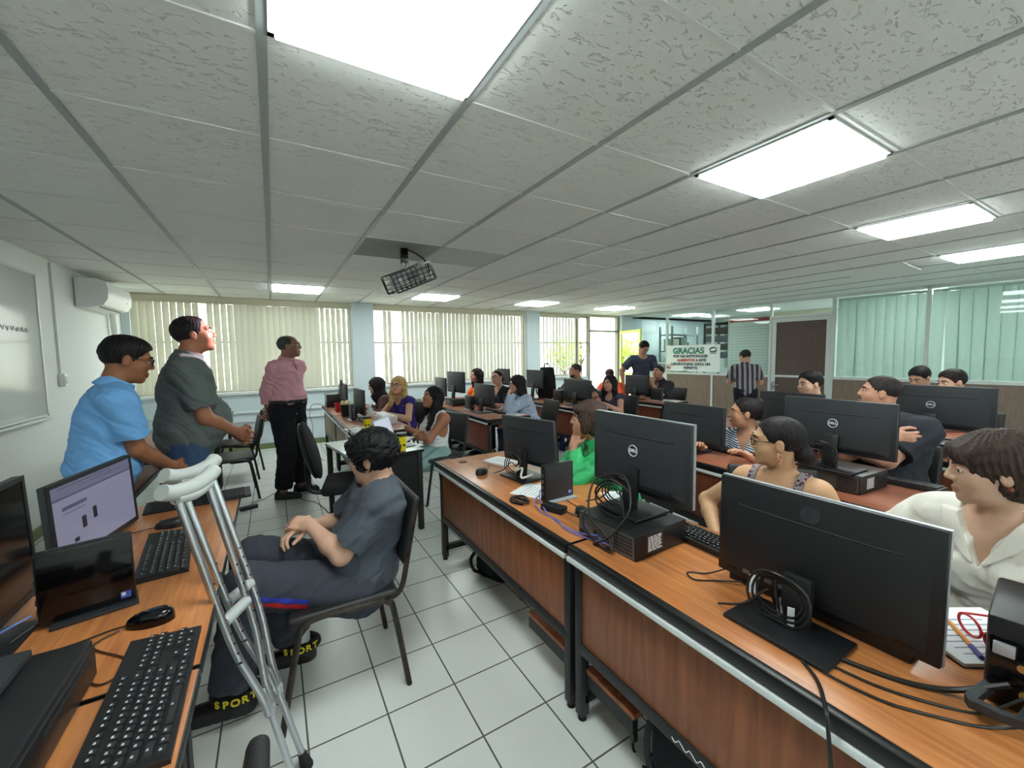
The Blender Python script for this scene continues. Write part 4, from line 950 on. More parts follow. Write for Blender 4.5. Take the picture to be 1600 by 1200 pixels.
# ---- bags and floor things
def bag(name, label, loc, rotz, size, m, strap=True, cat='bag'):
    t = thing(name, label, cat, loc, rotz); a, b, h = size
    mb = MB()
    def f(u, v):
        ang = u*2*PI; k = 1-.32*v**3; c, s = math.cos(ang), math.sin(ang); q = (abs(c)**4+abs(s)**4)**-.25
        return (a/2*c*q*k*(1+.05*math.sin(5*ang+6*v)), b/2*s*q*k, h*v)
    mb.grid(f, 32, 10); bmesh.ops.remove_doubles(mb.bm, verts=mb.bm.verts, dist=.0005)
    bmesh.ops.holes_fill(mb.bm, edges=mb.bm.edges); mb.build('body', m, t)
    MB().box((-a/2*.98, 0, h*.34), (.05, b*.7, h*.42), None, .02).build('front_pocket', m, t)
    if strap:
        MB().tube([(-.06, 0, h*.97), (-.05, .0, h*1.10), (.05, 0, h*1.10), (.06, 0, h*.97)], .010, 8, 4).build('handle', M_RUB, t)
        MB().tube([(-a/2, b*.25, h*.8), (-a/2-.07, b*.3, h*.55), (-a/2-.05, b*.3, h*.2), (-a/2, b*.25, h*.06)], .011, 8, 4).build('strap', M_RUB, t)
    return t
bag('backpack', 'black backpack on the floor under the first right desk', (1.24, 2.33, 0), .3, (.20, .26, .24), M_FABK)
bag('backpack', 'dark backpack under the nearest right desk at the bottom picture edge', (1.20, .76, 0), .1, (.26, .36, .42), mat('navy_black_fabric', (24, 26, 34), .9, bump=.2, bscale=200))
bag('handbag', 'bright pink bag on the floor beside the desk of the pale blue blouse woman', (2.86, 4.90, 0), .4, (.22, .30, .30), mat('pink_bag', (236, 62, 140), .6))
bag('backpack', 'black backpack standing on the desk under the right blind', (3.98, 5.60, ZT), .2, (.20, .32, .52), M_FABK)
bag('handbag', 'patterned dark bag leaning at the right of the black backpack', (4.02, 5.20, ZT), .5, (.16, .24, .20), mat('camouflage', (110, 112, 92), .8, var=.5, bscale=22))
t = thing('water_bottle', 'dark blue bottle standing on the floor under the third cluster desk', 'bottle', (3.72, 4.85, 0)); MB().lathe([(0, 0), (.04, 0), (.042, .01), (.042, .24), (.03, .27), (0, .27)]).build('body', mat('navy_metal', (34, 46, 92), .35, metal=.3), t); MB().lathe([(0, .27), (.028, .27), (.028, .30), (0, .30)]).build('cap', M_BLK, t)
t = thing('tape_roll', 'small brown roll on the floor under the boy-side desk', 'roll', (1.22, 1.98, 0.045)); MB().lathe([(.022, -.02), (.045, -.02), (.045, .02), (.022, .02), (.022, -.02)], R=Matrix.Rotation(PI/2, 3, 'X')).build('roll', mat('brown_tape', (120, 104, 78), .5), t)
t = thing('floor_hatch', 'small square hatch cover in the floor tiles in front of the boy', 'hatch', (.26, 3.20, 0), 0); MB().b2((-.13, -.12, 0), (.13, .12, .003), .001).build('cover', mat('hatch_tile', (196, 200, 196), .4), t)
m = MB()
for lo, hi in (((-.14, -.13, 0), (.14, -.12, .004)), ((-.14, .12, 0), (.14, .13, .004)), ((-.14, -.13, 0), (-.13, .13, .004)), ((.13, -.13, 0), (.14, .13, .004))): m.b2(lo, hi)
m.build('rim', mat('hatch_rim', (92, 92, 84), .5), t)
# ---- crutches
def crutch(label, top, bot, side):
    """axis from the floor to the pad; side is the direction in which the two uprights spread"""
    top = Vector(top); bot = Vector(bot); ax = (top-bot).normalized(); L_ = (top-bot).length
    sd = Vector(side); sd = (sd-ax*sd.dot(ax)).normalized(); nn = ax.cross(sd)
    t = thing('crutch', label, 'crutch', bot[:], 0, 'aluminium crutches')
    P = lambda s, o=0., k=0.: ax*(L_*s)+sd*o+nn*k
    for sg in (-1, 1):
        u = MB(); u.tube([P(.965, sg*.062), P(.72, sg*.060), P(.50, sg*.052), P(.34, sg*.018), P(.26, sg*.012)], .0115, 10, 5); o = u.build('upright', M_CHROME, t)
        h = MB()
        for k in range(9): s = .46+k*.03; h.cyl(P(s, sg*.055, -.0125), P(s, sg*.055, .0125), .0032, seg=8)
        h.build('adjustment_holes', M_BLK2, o)
    MB().cyl(P(.04), P(.34), .0112, seg=12).build('lower_tube', M_CHROME, t)
    MB().cyl(P(.25), P(.275), .016, seg=12).build('collar', M_SILV, t)
    MB().lathe([(.02, 0), (.022, .01), (.015, .045), (.013, .06)], R=Vector((0, 0, 1)).rotation_difference(ax).to_matrix()).build('rubber_tip', M_RUB, t)
    GR = mat('grey_rubber_pad', (178, 182, 180), .6)
    MB().tube([P(.585, -.055), P(.585, .055)], .018, 12, 0).build('hand_grip', GR, t)
    m = MB(); m.tube([P(.985, -.105), P(.972, -.07), P(.965, 0), P(.972, .07), P(.985, .105)], .024, 12, 5); m.tube([P(.955, -.07), P(.945, 0), P(.955, .07)], .018, 10, 4); m.build('underarm_pad', GR, t)
    return t
crutch('aluminium crutch nearer the camera leaning on the left desk', (-.245, 1.585, 1.10), (.0, 1.485, 0), (.5, .86, 0))
crutch('aluminium crutch behind the nearer one, leaning on the left desk', (-.262, 1.74, 1.11), (.035, 1.54, 0), (.55, .84, 0))
# ------------------------------------------------------------------ people: smooth implicit surfaces meshed with surface nets
V3 = lambda *a: np.array(a, float)
def unit(v): v = np.asarray(v, float); return v/(np.linalg.norm(v)+1e-12)
def rz(a): c, s = math.cos(a), math.sin(a); return np.array(((c, -s, 0), (s, c, 0), (0, 0, 1.)))
def ry(a): c, s = math.cos(a), math.sin(a); return np.array(((c, 0, s), (0, 1, 0), (-s, 0, c)))
def rx(a): c, s = math.cos(a), math.sin(a); return np.array(((1, 0, 0), (0, c, -s), (0, s, c)))
def cap(a, b, r1, r2=None, k=.012, u=None, q=1., cut=None): return dict(t='c', a=V3(*a), b=V3(*b), r1=r1, r2=r1 if r2 is None else r2, k=k, u=None if u is None else unit(u), q=q, cut=cut, sub=False)
def ell(c, r, R=None, k=.012, sub=False): return dict(t='e', c=V3(*c), r=V3(*r), R=np.eye(3) if R is None else R, k=k, sub=sub, cut=None)
def sub(p, k=.008): p = dict(p); p['sub'] = True; p['k'] = k; return p
def p_bounds(p, off):
    if p['t'] == 'c':
        m = max(p['r1'], p['r2'])*max(1, p['q'])+off
        return np.minimum(p['a'], p['b'])-m, np.maximum(p['a'], p['b'])+m
    m = max(p['r'])+off; e = np.abs(p['R'].T) @ (p['r']+off); return p['c']-e, p['c']+e
def p_eval(p, X, Y, Z, off):
    if p['t'] == 'c':
        a, b = p['a'], p['b']; ba = b-a; L2 = float(ba @ ba)+1e-12
        t = ((X-a[0])*ba[0]+(Y-a[1])*ba[1]+(Z-a[2])*ba[2])/L2; t = np.clip(t, 0, 1)
        dx = X-a[0]-t*ba[0]; dy = Y-a[1]-t*ba[1]; dz = Z-a[2]-t*ba[2]; l2 = dx*dx+dy*dy+dz*dz
        if p['u'] is not None:
            u = p['u']; c = dx*u[0]+dy*u[1]+dz*u[2]; l2 = l2-c*c*(1-1/p['q']**2)
        d = np.sqrt(np.maximum(l2, 1e-12))-(p['r1']+off+t*(p['r2']-p['r1']))
    else:
        R = p['R']; r = p['r']+off; x, y, z = X-p['c'][0], Y-p['c'][1], Z-p['c'][2]
        q = [(R[i, 0]*x+R[i, 1]*y+R[i, 2]*z)/r[i] for i in range(3)]
        k0 = np.sqrt(q[0]**2+q[1]**2+q[2]**2)+1e-9; k1 = np.sqrt((q[0]/r[0])**2+(q[1]/r[1])**2+(q[2]/r[2])**2)+1e-9
        d = k0*(k0-1)/k1
    if p['cut'] is not None:
        c, n = p['cut']; d = np.maximum(d, (X-c[0])*n[0]+(Y-c[1])*n[1]+(Z-c[2])*n[2])
    return d
class Field:
    def __init__(s, prims, h, off=0., pad=.02):
        bs = [p_bounds(p, off) for p in prims if not p['sub']]
        s.lo = np.min([b[0] for b in bs], 0)-pad-2*h; hi = np.max([b[1] for b in bs], 0)+pad+2*h
        s.h = h; s.n = np.ceil((hi-s.lo)/h).astype(int)+1; s.d = np.full(s.n, .2, np.float32); s.ax = [s.lo[i]+h*np.arange(s.n[i]) for i in range(3)]
        s.add(prims, off)
    def region(s, lo, hi):
        i0 = np.clip(np.floor((lo-s.lo)/s.h).astype(int), 0, s.n); i1 = np.clip(np.ceil((hi-s.lo)/s.h).astype(int)+1, 0, s.n)
        return tuple(slice(a, b) for a, b in zip(i0, i1))
    def grids(s, sl=None):
        A = [s.ax[i][sl[i]] if sl else s.ax[i] for i in range(3)]
        return A[0][:, None, None].astype(np.float32), A[1][None, :, None].astype(np.float32), A[2][None, None, :].astype(np.float32)
    def add(s, prims, off=0.):
        for p in prims:
            lo, hi = p_bounds(p, off); k = p['k']; m = k+3*s.h
            sl = s.region(lo-m, hi+m)
            if any(x.stop <= x.start for x in sl): continue
            v = p_eval(p, *s.grids(sl), off); d = s.d[sl]
            if p['sub']:
                v = -v; hh = np.maximum(k-np.abs(d-v), 0)/k if k > 0 else 0; s.d[sl] = np.maximum(d, v)+hh*hh*k*.25
            else:
                hh = np.maximum(k-np.abs(d-v), 0)/k if k > 0 else 0; s.d[sl] = np.minimum(d, v)-hh*hh*k*.25
    def cut(s, c, n):
        X, Y, Z = s.grids(); s.d = np.maximum(s.d, ((X-c[0])*n[0]+(Y-c[1])*n[1]+(Z-c[2])*n[2]).astype(np.float32)); return s
    def wrinkle(s, amp, f=1., seed=0.):
        X, Y, Z = s.grids(); w = amp*(np.sin(f*(31*X+17*Y+42*Z)+seed+2.2*np.sin(f*(19*Y-13*Z)+seed*2)) * np.sin(f*(14*Z+23*X)-seed+1.6*np.sin(f*21*X)))
        s.d = s.d+w.astype(np.float32); return s
    def nets(s):
        d = s.d; b = d < 0; c = np.zeros(s.n-1, np.uint8)
        for i in (0, 1):
            for j in (0, 1):
                for k in (0, 1): c += b[i:s.n[0]-1+i, j:s.n[1]-1+j, k:s.n[2]-1+k]
        act = (c > 0) & (c < 8); I = np.argwhere(act); N = len(I)
        if N == 0: return np.zeros((0, 3)), np.zeros((0, 4), int)
        idx = np.full(s.n-1, -1, np.int32); idx[act] = np.arange(N)
        of = [(i, j, k) for i in (0, 1) for j in (0, 1) for k in (0, 1)]
        val = [d[I[:, 0]+o[0], I[:, 1]+o[1], I[:, 2]+o[2]] for o in of]; P = np.zeros((N, 3)); cnt = np.zeros(N)
        for a in range(8):
            for e in range(3):
                o = of[a]
                if o[e]: continue
                o2 = list(o); o2[e] = 1; bq = of.index(tuple(o2)); va, vb = val[a], val[bq]; m = (va < 0) != (vb < 0)
                t = np.where(m, va/np.where(m, va-vb, 1), 0)
                for x in range(3): P[:, x] += m*(o[x]+(t if x == e else 0))
                cnt += m
        P = s.lo+s.h*(I+P/cnt[:, None]); Q = []
        n = s.n
        for e in range(3):
            f, g = [(1, 2), (2, 0), (0, 1)][e]
            lo = [slice(0, n[0]), slice(0, n[1]), slice(0, n[2])]; A = list(lo); B = list(lo); A[e] = slice(0, n[e]-1); B[e] = slice(1, n[e])
            for q in (A, B): q[f] = slice(1, n[f]-1); q[g] = slice(1, n[g]-1)
            sa, sb = b[tuple(A)], b[tuple(B)]; ch = np.argwhere(sa != sb)
            if len(ch) == 0: continue
            sg = sa[ch[:, 0], ch[:, 1], ch[:, 2]]; base = ch.copy(); base[:, f] += 1; base[:, g] += 1
            def cell(df, dg): c_ = base.copy(); c_[:, f] += df; c_[:, g] += dg; return idx[c_[:, 0], c_[:, 1], c_[:, 2]]
            q = np.stack([cell(-1, -1), cell(0, -1), cell(0, 0), cell(-1, 0)], 1); q[~sg] = q[~sg][:, ::-1]; Q.append(q)
        return P, np.concatenate(Q)
def mesh_from(name, P, Q, mats, parent, idx=None):
    me = bpy.data.meshes.new(name); n = len(P); m = len(Q)
    if m:
        me.vertices.add(n); me.vertices.foreach_set('co', P.astype(np.float32).ravel()); me.loops.add(m*4); me.loops.foreach_set('vertex_index', Q.astype(np.int32).ravel())
        me.polygons.add(m); me.polygons.foreach_set('loop_start', np.arange(0, 4*m, 4, dtype=np.int32)); me.polygons.foreach_set('loop_total', np.full(m, 4, np.int32))
        me.polygons.foreach_set('use_smooth', np.ones(m, bool))
        for x in (mats if isinstance(mats, (list, tuple)) else [mats]): me.materials.append(x)
        if idx is not None: me.polygons.foreach_set('material_index', idx.astype(np.int32))
        me.update(calc_edges=True)
    o = bpy.data.objects.new(name, me); COL.objects.link(o); o.parent = parent; return o
def f_mesh(name, F, mats, parent, fn=None):
    P, Q = F.nets(); idx = None
    if fn is not None and len(Q): idx = fn(P[Q].mean(1))
    return mesh_from(name, P, Q, mats, parent, idx)
def ik(S, T, l1, l2, pole):
    S, T = np.asarray(S, float), np.asarray(T, float); v = T-S; D = np.linalg.norm(v); D2 = min(D, (l1+l2)*.995); v = v/D; T = S+v*D2
    a = (l1*l1-l2*l2+D2*D2)/(2*D2); hgt = math.sqrt(max(l1*l1-a*a, 0)); p = np.asarray(pole, float); p = unit(p-v*(p @ v)); return S+v*a+p*hgt, T
def hand(wr, d, n, side, curl, s, spread=.0, thumb=.6):
    """prims for palm, four fingers and a thumb; d points to the fingers, n out of the palm, side towards the thumb"""
    d = unit(d); n = unit(n-d*(np.asarray(n) @ d)); sd = unit(np.cross(d, n))*side; pr = []
    pr.append(cap(wr+d*.012*s, wr+d*.075*s, .017*s, .0155*s, .010, sd, 2.15)); pr.append(cap(wr-d*.01*s, wr+d*.02*s, .024*s, .021*s, .012, sd, 1.2))
    L = (.074, .082, .076, .060)
    for i in range(4):
        o = (.030-.0205*i)*s; p = wr+d*(.086-.004*abs(i-1.2))*s+sd*o; ang = 0.; dirv = d+sd*spread*(1.2-i)*.3
        c = curl[i] if isinstance(curl, (list, tuple)) else curl; r = (.0088, .0092, .0086, .0076)[i]*s; pr.append(cap(wr+d*.05*s+sd*o*.9, p, .0125*s, r*1.06, .005))
        for j, (fl, fc) in enumerate(((.45, .75), (.31, 1.05), (.24, .7))):
            ang += c*fc; v = unit(dirv)*math.cos(ang)+n*math.sin(ang); q = p+v*L[i]*fl*s; pr.append(cap(p, q, r, r*.92, .003)); p = q; r *= .92
    b = wr+d*.022*s+sd*.022*s; t1 = b+(d*.55+sd*.75+n*.28*(1+thumb))*.040*s; t2 = t1+unit(d*.8+sd*(.35-.5*thumb)+n*(.2+.5*thumb))*.034*s; t3 = t2+unit(d*.85+sd*(.1-.6*thumb)+n*(.2+.5*thumb))*.027*s
    pr += [cap(b, t1, .0155*s, .0115*s, .008), cap(t1, t2, .0105*s, .0098*s, .003), cap(t2, t3, .0096*s, .008*s, .003)]
    return pr
def skin_mat(rgb): return mat('skin_%d_%d_%d' % rgb, rgb, .48, bump=.05, bscale=180, var=.05, spec=.35)
def fab(rgb, name='fabric', rough=.85): return mat('%s_%d_%d_%d' % ((name,)+tuple(rgb)), rgb, rough, bump=.12, bscale=350, var=.06, spec=.2, sheen=.0)
def hair_mat(rgb):
    nm = 'hair_%d_%d_%d' % rgb
    return mat(nm, rgb, .55, bump=.5, bscale=70, var=.35, spec=.22, stretch=(1, 1, .25))
def stripe_mat(name, c1, c2, freq, axis=(0, 0, 1), duty=.5, c3=None):
    if name in MATS: return MATS[name]
    m, N, L = node_mat(name); b = N['Principled BSDF']; b.inputs['Roughness'].default_value = .85; b.inputs['Specular IOR Level'].default_value = .2
    tc = N.new('ShaderNodeTexCoord'); dt = N.new('ShaderNodeVectorMath'); dt.operation = 'DOT_PRODUCT'; L.new(tc.outputs['Object'], dt.inputs[0]); dt.inputs[1].default_value = axis
    f = math_node(N, L, 'FRACT', math_node(N, L, 'MULTIPLY', math_node(N, L, 'ADD', dt.outputs['Value'], 9.), freq)); g = math_node(N, L, 'GREATER_THAN', f, duty)
    mx = N.new('ShaderNodeMix'); mx.data_type = 'RGBA'; L.new(g, mx.inputs[0]); mx.inputs[6].default_value = (*lin(c1), 1); mx.inputs[7].default_value = (*lin(c2), 1); L.new(mx.outputs[2], b.inputs['Base Color']); return m
def blotch_mat(name, c1, c2, scale=28, thr=.52):
    if name in MATS: return MATS[name]
    m, N, L = node_mat(name); b = N['Principled BSDF']; b.inputs['Roughness'].default_value = .85
    tc = N.new('ShaderNodeTexCoord'); v = N.new('ShaderNodeTexVoronoi'); v.inputs['Scale'].default_value = scale; L.new(tc.outputs['Object'], v.inputs['Vector'])
    g = math_node(N, L, 'GREATER_THAN', v.outputs['Distance'], thr); mx = N.new('ShaderNodeMix'); mx.data_type = 'RGBA'; L.new(g, mx.inputs[0]); mx.inputs[6].default_value = (*lin(c1), 1); mx.inputs[7].default_value = (*lin(c2), 1); L.new(mx.outputs[2], b.inputs['Base Color']); return m
M_EYE = mat('eye_white', (222, 216, 210), .2); M_IRIS = mat('eye_iris', (44, 28, 20), .15)
PEOPLE = 0
def person(label, head, th, sit=True, s=None, g=1., belly=0., fem=False, lean=4., hunch=8., hyaw=0., hpitch=0., hroll=0., skin=(176, 124, 94), hair=('short', (24, 20, 20)), top=None, bottom=None, shoe=(24, 24, 26), L=None, R=None, legs=None, glasses=None, beard=0, hs=None, seat=.45, legs_h=True, chair=True, res=None, extra=None, lip=None, twist=0., group=None, neckfwd=0., shoulders=1., ears=True, neckl=1., chair_th=None):
    global PEOPLE; PEOPLE += 1
    D = math.radians; th = D(th); hs = hs or (.925 if fem else .965)
    sw = (.158 if fem else .176)*shoulders
    def spine(s, hz):
        a0 = D(lean); a1 = D(lean+hunch); U0 = V3(math.sin(a0), 0, math.cos(a0)); U1 = V3(math.sin(a1), 0, math.cos(a1)); P = V3(0, 0, hz)
        Wp = P+U0*.16*s; Cp = P+U0*.16*s+U1*.17*s; Np = Wp+U1*.335*s; an = (a0+(a1-a0)*.8)*.55+D(14+neckfwd); nv = V3(math.sin(an), 0, math.cos(an)); Hc = Np+nv*(.088*neckl)*s+V3(.02, 0, .088)*hs
        return U0, U1, P, Wp, Cp, Np, nv, Hc
    if sit:
        hz = seat+.085
        if s is None:
            s = .95
            for _ in range(8): s *= 1+(head[2]-spine(s, hz)[7][2])*1.1
            s = min(max(s, .80), 1.08)
        hz += head[2]-spine(s, hz)[7][2]; hz = hz
    else:
        if s is None:
            s = 1.
            for _ in range(8): s *= head[2]/spine(s, .905*s)[7][2]
        hz = .905*s
    U0, U1, P, Wp, Cp, Np, nv, Hc = spine(s, hz)
    loc = np.array(head)-rz(th) @ Hc; zoff = loc[2]
    t = thing('person', label, 'person', (loc[0], loc[1], 0), th, group)
    dist = math.hypot(head[0]-0, head[1]-0)
    h = res or min(max(dist/634*.85, .0036), .0085); hf = min(h, .0045)
    Y = V3(0, 1, 0); F0 = V3(U0[2], 0, -U0[0]); F1 = V3(U1[2], 0, -U1[0])
    R0 = np.array((F0, Y, U0)); R1 = np.array((F1, Y, U1))
    # ---- torso
    T = [ell(P+U0*.03*s, (.118*g*s, .165*g*s*(1.04 if fem else 1), .125*s), R0, .05), ell(P+U0*.125*s+F0*(.005+.035*belly)*s, ((.105*g+.055*belly)*s, (.138*g+.03*belly)*s*(.94 if fem else 1), .15*s), R0, .06),
         ell(Cp-U1*.01*s, (.112*g*s, (.150 if fem else .163)*g*s, .165*s), R1, .06)]
    sh = {}
    for sd in (1, -1): sh[sd] = Np-U1*.056*s+Y*sd*sw*s*(.85+.15*g)+F1*.005
    T.append(cap(sh[1], sh[-1], .056*s*g, .056*s*g, .05, F1, 1.15))
    for sd in (1, -1): T.append(cap(Np-U1*.012*s, sh[sd]+U1*.008*s-Y*sd*.02, .046*s*(.8+.2*g), .046*s, .04))
    if fem:
        for sd in (1, -1): T.append(ell(Cp+F1*.082*g*s+Y*sd*.07*s-U1*.02*s, (.06*g*s, .062*g*s, .066*g*s), R1, .035))
    # ---- arms
    arms = {}; A = []; HANDS = []
    for sd, spec in ((1, L or {}), (-1, R or {})):
        S = sh[sd]; l1, l2 = .285*s, .245*s
        w = spec.get('w', (.40, .17*sd, .765) if sit else (.05, sd*.24, hz-.06)); w = V3(*w)
        if spec.get('rel') == 'head': w = Hc+V3(*spec['w'])
        pole = V3(*spec.get('pole', (-.3, sd*.8, -1.) if sit else (-1, sd*.35, 0))); E, Wr = ik(S, w, l1, l2, pole); fd = unit(Wr-E)
        d = unit(V3(*spec['d'])) if 'd' in spec else fd; n = V3(*spec.get('n', (0, 0, -1) if sit else (0, -sd, 0))); gg = .75+.25*g
        A += [cap(S, E, .052*s*gg, .040*s*gg, .03), cap(E, E+(Wr-E)*.35, .0405*s*gg, .042*s*gg, .02), cap(E+(Wr-E)*.35, Wr, .041*s*gg, .0265*s*gg, .015)]
        HANDS += hand(Wr, d, n, sd*spec.get('flip', 1)*-1, spec.get('curl', .45), s*(.97 if fem else 1.04), spec.get('spread', .1), spec.get('thumb', .5))
        arms[sd] = (S, E, Wr, fd)
    # ---- legs
    LG = []; lj = {}
    for sd in (1, -1):
        hip = P+Y*sd*.088*s*g
        if sit:
            k = (legs or {}).get(sd, None)
            if k: kn, an = V3(*k[0]), V3(*k[1])
            else: kn = V3(.42*s, sd*.12, hz+.005); an = V3(.40*s, sd*.13, .10)
        else:
            k = (legs or {}).get(sd, None); an = V3(*k[1]) if k else V3(-.02, sd*.095*s, .085*s)
            kn = V3(*k[0]) if k else (hip+an)/2+V3(.03, 0, .015)
        lj[sd] = (hip, kn, an)
        LG += [cap(hip, kn, .088*s*g, .060*s*(.8+.2*g), .03), cap(kn, kn+(an-kn)*.35, .058*s, .057*s, .02), cap(kn+(an-kn)*.35, an, .056*s, .036*s, .02)]
    feet = {}
    FT = []
    for sd in (1, -1):
        an = lj[sd][2]; fdv = unit(V3(1, sd*.18, 0)) if not (legs or {}).get('fd') else unit(V3(*legs['fd'])); sole = an*V3(1, 1, 0)+V3(0, 0, an[2]-.085 if not sit else an[2]-.085)
        sole[2] = max(sole[2], 0.0); feet[sd] = (sole, fdv); FT += [cap(an, sole+V3(0, 0, .04)-fdv*.03, .036*s, .03*s, .02), cap(sole-fdv*.04+V3(0, 0, .032), sole+fdv*.13+V3(0, 0, .022), .03, .022, .02, np.cross(fdv, V3(0, 0, 1)), 1.35)]
    # ---- head
    Rh = rz(D(hyaw)) @ ry(D(hpitch)) @ rx(D(hroll)); Rr = Rh.T
    hp = lambda x, y, z: Hc+Rh @ (V3(x, y, z)*hs)
    He = lambda c, r, k=.012, **q: ell(hp(*c), V3(*r)*hs, Rr, k, **q)
    Hca = lambda a, b, r1, r2=None, k=.008, u=None, q=1.: cap(hp(*a), hp(*b), r1*hs, (r1 if r2 is None else r2)*hs, k, None if u is None else Rh @ V3(*u), q)
    fat = .0 if g <= 1.05 else .006
    nr = (.050 if fem else .058)*s*(.7+.3*g)
    HD = [He((-.012, 0, .028), (.100, .078, .089), .02), He((.036, 0, -.032), (.060, .060+fat, .078), .03), He((.040, 0, -.076), (.046, .046+fat, .036), .025), He((.074, 0, -.099), (.018, .021, .016), .02)]
    for sd in (1, -1):
        HD += [He((.058, sd*.036, -.030), (.027, .027+fat, .030), .02), Hca((.088, sd*.012, .028), (.074, sd*.046, .028), .010, .009, .014), He((-.004, sd*.080, -.008), (.0175, .009, .030), .006), sub(He((.004, sd*.090, -.004), (.010, .006, .018)), .004)]
        HD += [sub(He((.0985, sd*.031, .004), (.013, .019, .0115)), .008)]
    HD += [Hca((.091, 0, .018), (.1085, 0, -.022), .0085, .0118, .012)]
    for sd in (1, -1): HD += [He((.100, sd*.0125, -.028), (.011, .009, .008), .006)]
    HD += [Hca((.089, -.020, -.064), (.0965, 0, -.0605), .0045, .0070, .004), Hca((.089, .020, -.064), (.0965, 0, -.0605), .0045, .0070, .004), Hca((.086, -.016, -.071), (.0935, 0, -.0735), .005, .0080, .004), Hca((.086, .016, -.071), (.0935, 0, -.0735), .005, .0080, .004)]
    if h < .0062:
        for sd in (1, -1): # eyelids
            HD += [Hca((.0855, sd*.017, .004), (.0925, sd*.030, .0125), .0034, .0038, .003), Hca((.0925, sd*.030, .0125), (.083, sd*.045, .005), .0038, .0032, .003), Hca((.0855, sd*.017, .003), (.0905, sd*.030, -.0045), .003, .003, .003), Hca((.0905, sd*.030, -.0045), (.083, sd*.045, .003), .003, .003, .003)]
    NK = [cap(Np-nv*.03*s+V3(-.004, 0, 0), hp(-.018, 0, -.055), nr*1.08, nr, .03)]
    # ---- the body, one continuous mesh
    legsB = LG+FT if legs_h else LG[:1]+LG[3:4]
    BF = Field(T+NK+A+legsB+HD+HANDS, h)
    sk = skin_mat(skin); lp = lip or tuple(int(v*f) for v, f in zip(skin, (.88, .76, .75))); lm = mat('lips_%d_%d_%d' % lp, lp, .4)
    iRh = Rh.T/hs
    def fidx(C):
        q = (C-Hc) @ iRh.T; e = ((q[:, 1]/.024)**2+((q[:, 2]+.067)/.0115)**2 < 1) & (q[:, 0] > .082); return e.astype(int)
    # keep only what is not wholly inside clothes at full resolution: torso and head share one field
    f_mesh('body', BF, [sk, lm], t, fidx)
    # ---- eyes, brows
    def eyeball():
        P_, Q_, I_ = [], [], []
        for sd in (1, -1):
            c = hp(.0818, sd*.031, .0035); n0 = len(P_); nu, nv_ = 14, 9; rr = .0122*hs
            for i in range(nv_+1):
                for j in range(nu):
                    a = PI*i/nv_; b_ = 2*PI*j/nu; P_.append(c+Rh @ (V3(math.cos(a), math.sin(a)*math.cos(b_), math.sin(a)*math.sin(b_))*rr))
            for i in range(nv_):
                for j in range(nu): Q_.append((n0+i*nu+j, n0+i*nu+(j+1) % nu, n0+(i+1)*nu+(j+1) % nu, n0+(i+1)*nu+j)); I_.append(1 if i < 2 else 0)
        mesh_from('eyes', np.array(P_), np.array(Q_), [M_EYE, M_IRIS], t, np.array(I_))
    eyeball()
    hc = hair[1]; hm = hair_mat(tuple(hc)); bc = tuple(min(c, 70) for c in hc) if hc[0] < 150 else (96, 74, 52)
    bp_ = []
    for sd in (1, -1): bp_ += [Hca((.0995, sd*.014, .0265), (.0965, sd*.030, .0315), .0042, .0046, .004), Hca((.0965, sd*.030, .0315), (.083, sd*.050, .027), .0046, .003, .004)]
    f_mesh('eyebrows', Field(bp_, min(hf, .0028)), hair_mat(bc), t)
    # ---- hair
    st = hair[0]; opt = hair[2] if len(hair) > 2 else {}
    face = lambda w=.10, x=.098, z=-.035, rx_=.088, rz_=.108: sub(He((x, 0, z), (rx_, w, rz_)), .006)
    earcut = [sub(He((.0, sd*.090, -.014), (.026, .024, .036)), .006) for sd in (1, -1)]
    HB = [He((-.014, 0, .032), (.1045, .0825, .0915), .02), He((-.002, 0, .074), (.090, .070, .050), .03)]; cutz = -.075; namp = .0022; nf = 1.6; up_n = V3(.25, 0, -1)
    if st == 'short': HB += [face()]+earcut
    elif st == 'crop': HB = [He((-.013, 0, .032), (.104, .0815, .090), .02), face(.10, .098, -.032, .092, .106)]+earcut
    elif st == 'balding': HB = [He((-.014, 0, .030), (.106, .0855, .088), .02), face(.12, .10, -.02, .10, .12), sub(He((.055, 0, .118), (.105, .062, .075)), .01)]+earcut
    elif st == 'receding': HB = [He((-.015, 0, .034), (.107, .085, .093), .02), face(.10, .10, -.02, .093, .118)]+earcut
    elif st == 'mop': HB = [He((-.012, 0, .036), (.120, .104, .106), .02), He((.055, 0, .062), (.062, .075, .045), .02), He((.010, .078, .0), (.045, .022, .05), .02), He((.010, -.078, .0), (.045, .022, .05), .02), face(.085, .108, -.052, .088, .098)]+[sub(He((.0, sd*.098, -.022), (.030, .034, .034)), .006) for sd in (1, -1)]; cutz = -.088; namp = .0055; nf = 2.2
    elif st == 'long':
        ln = opt.get('len', .26); HB = [He((-.016, 0, .034), (.114, .094, .100), .03)]
        bot = lambda sd: (-.01+opt.get('fwd', .03), sd*.098, -ln)
        for sd in (1, -1): HB += [Hca((-.01, sd*.078, .01), (.0, sd*.092, -.11), .034, .036, .03), Hca((.0, sd*.092, -.11), bot(sd), .036, .030, .03)]
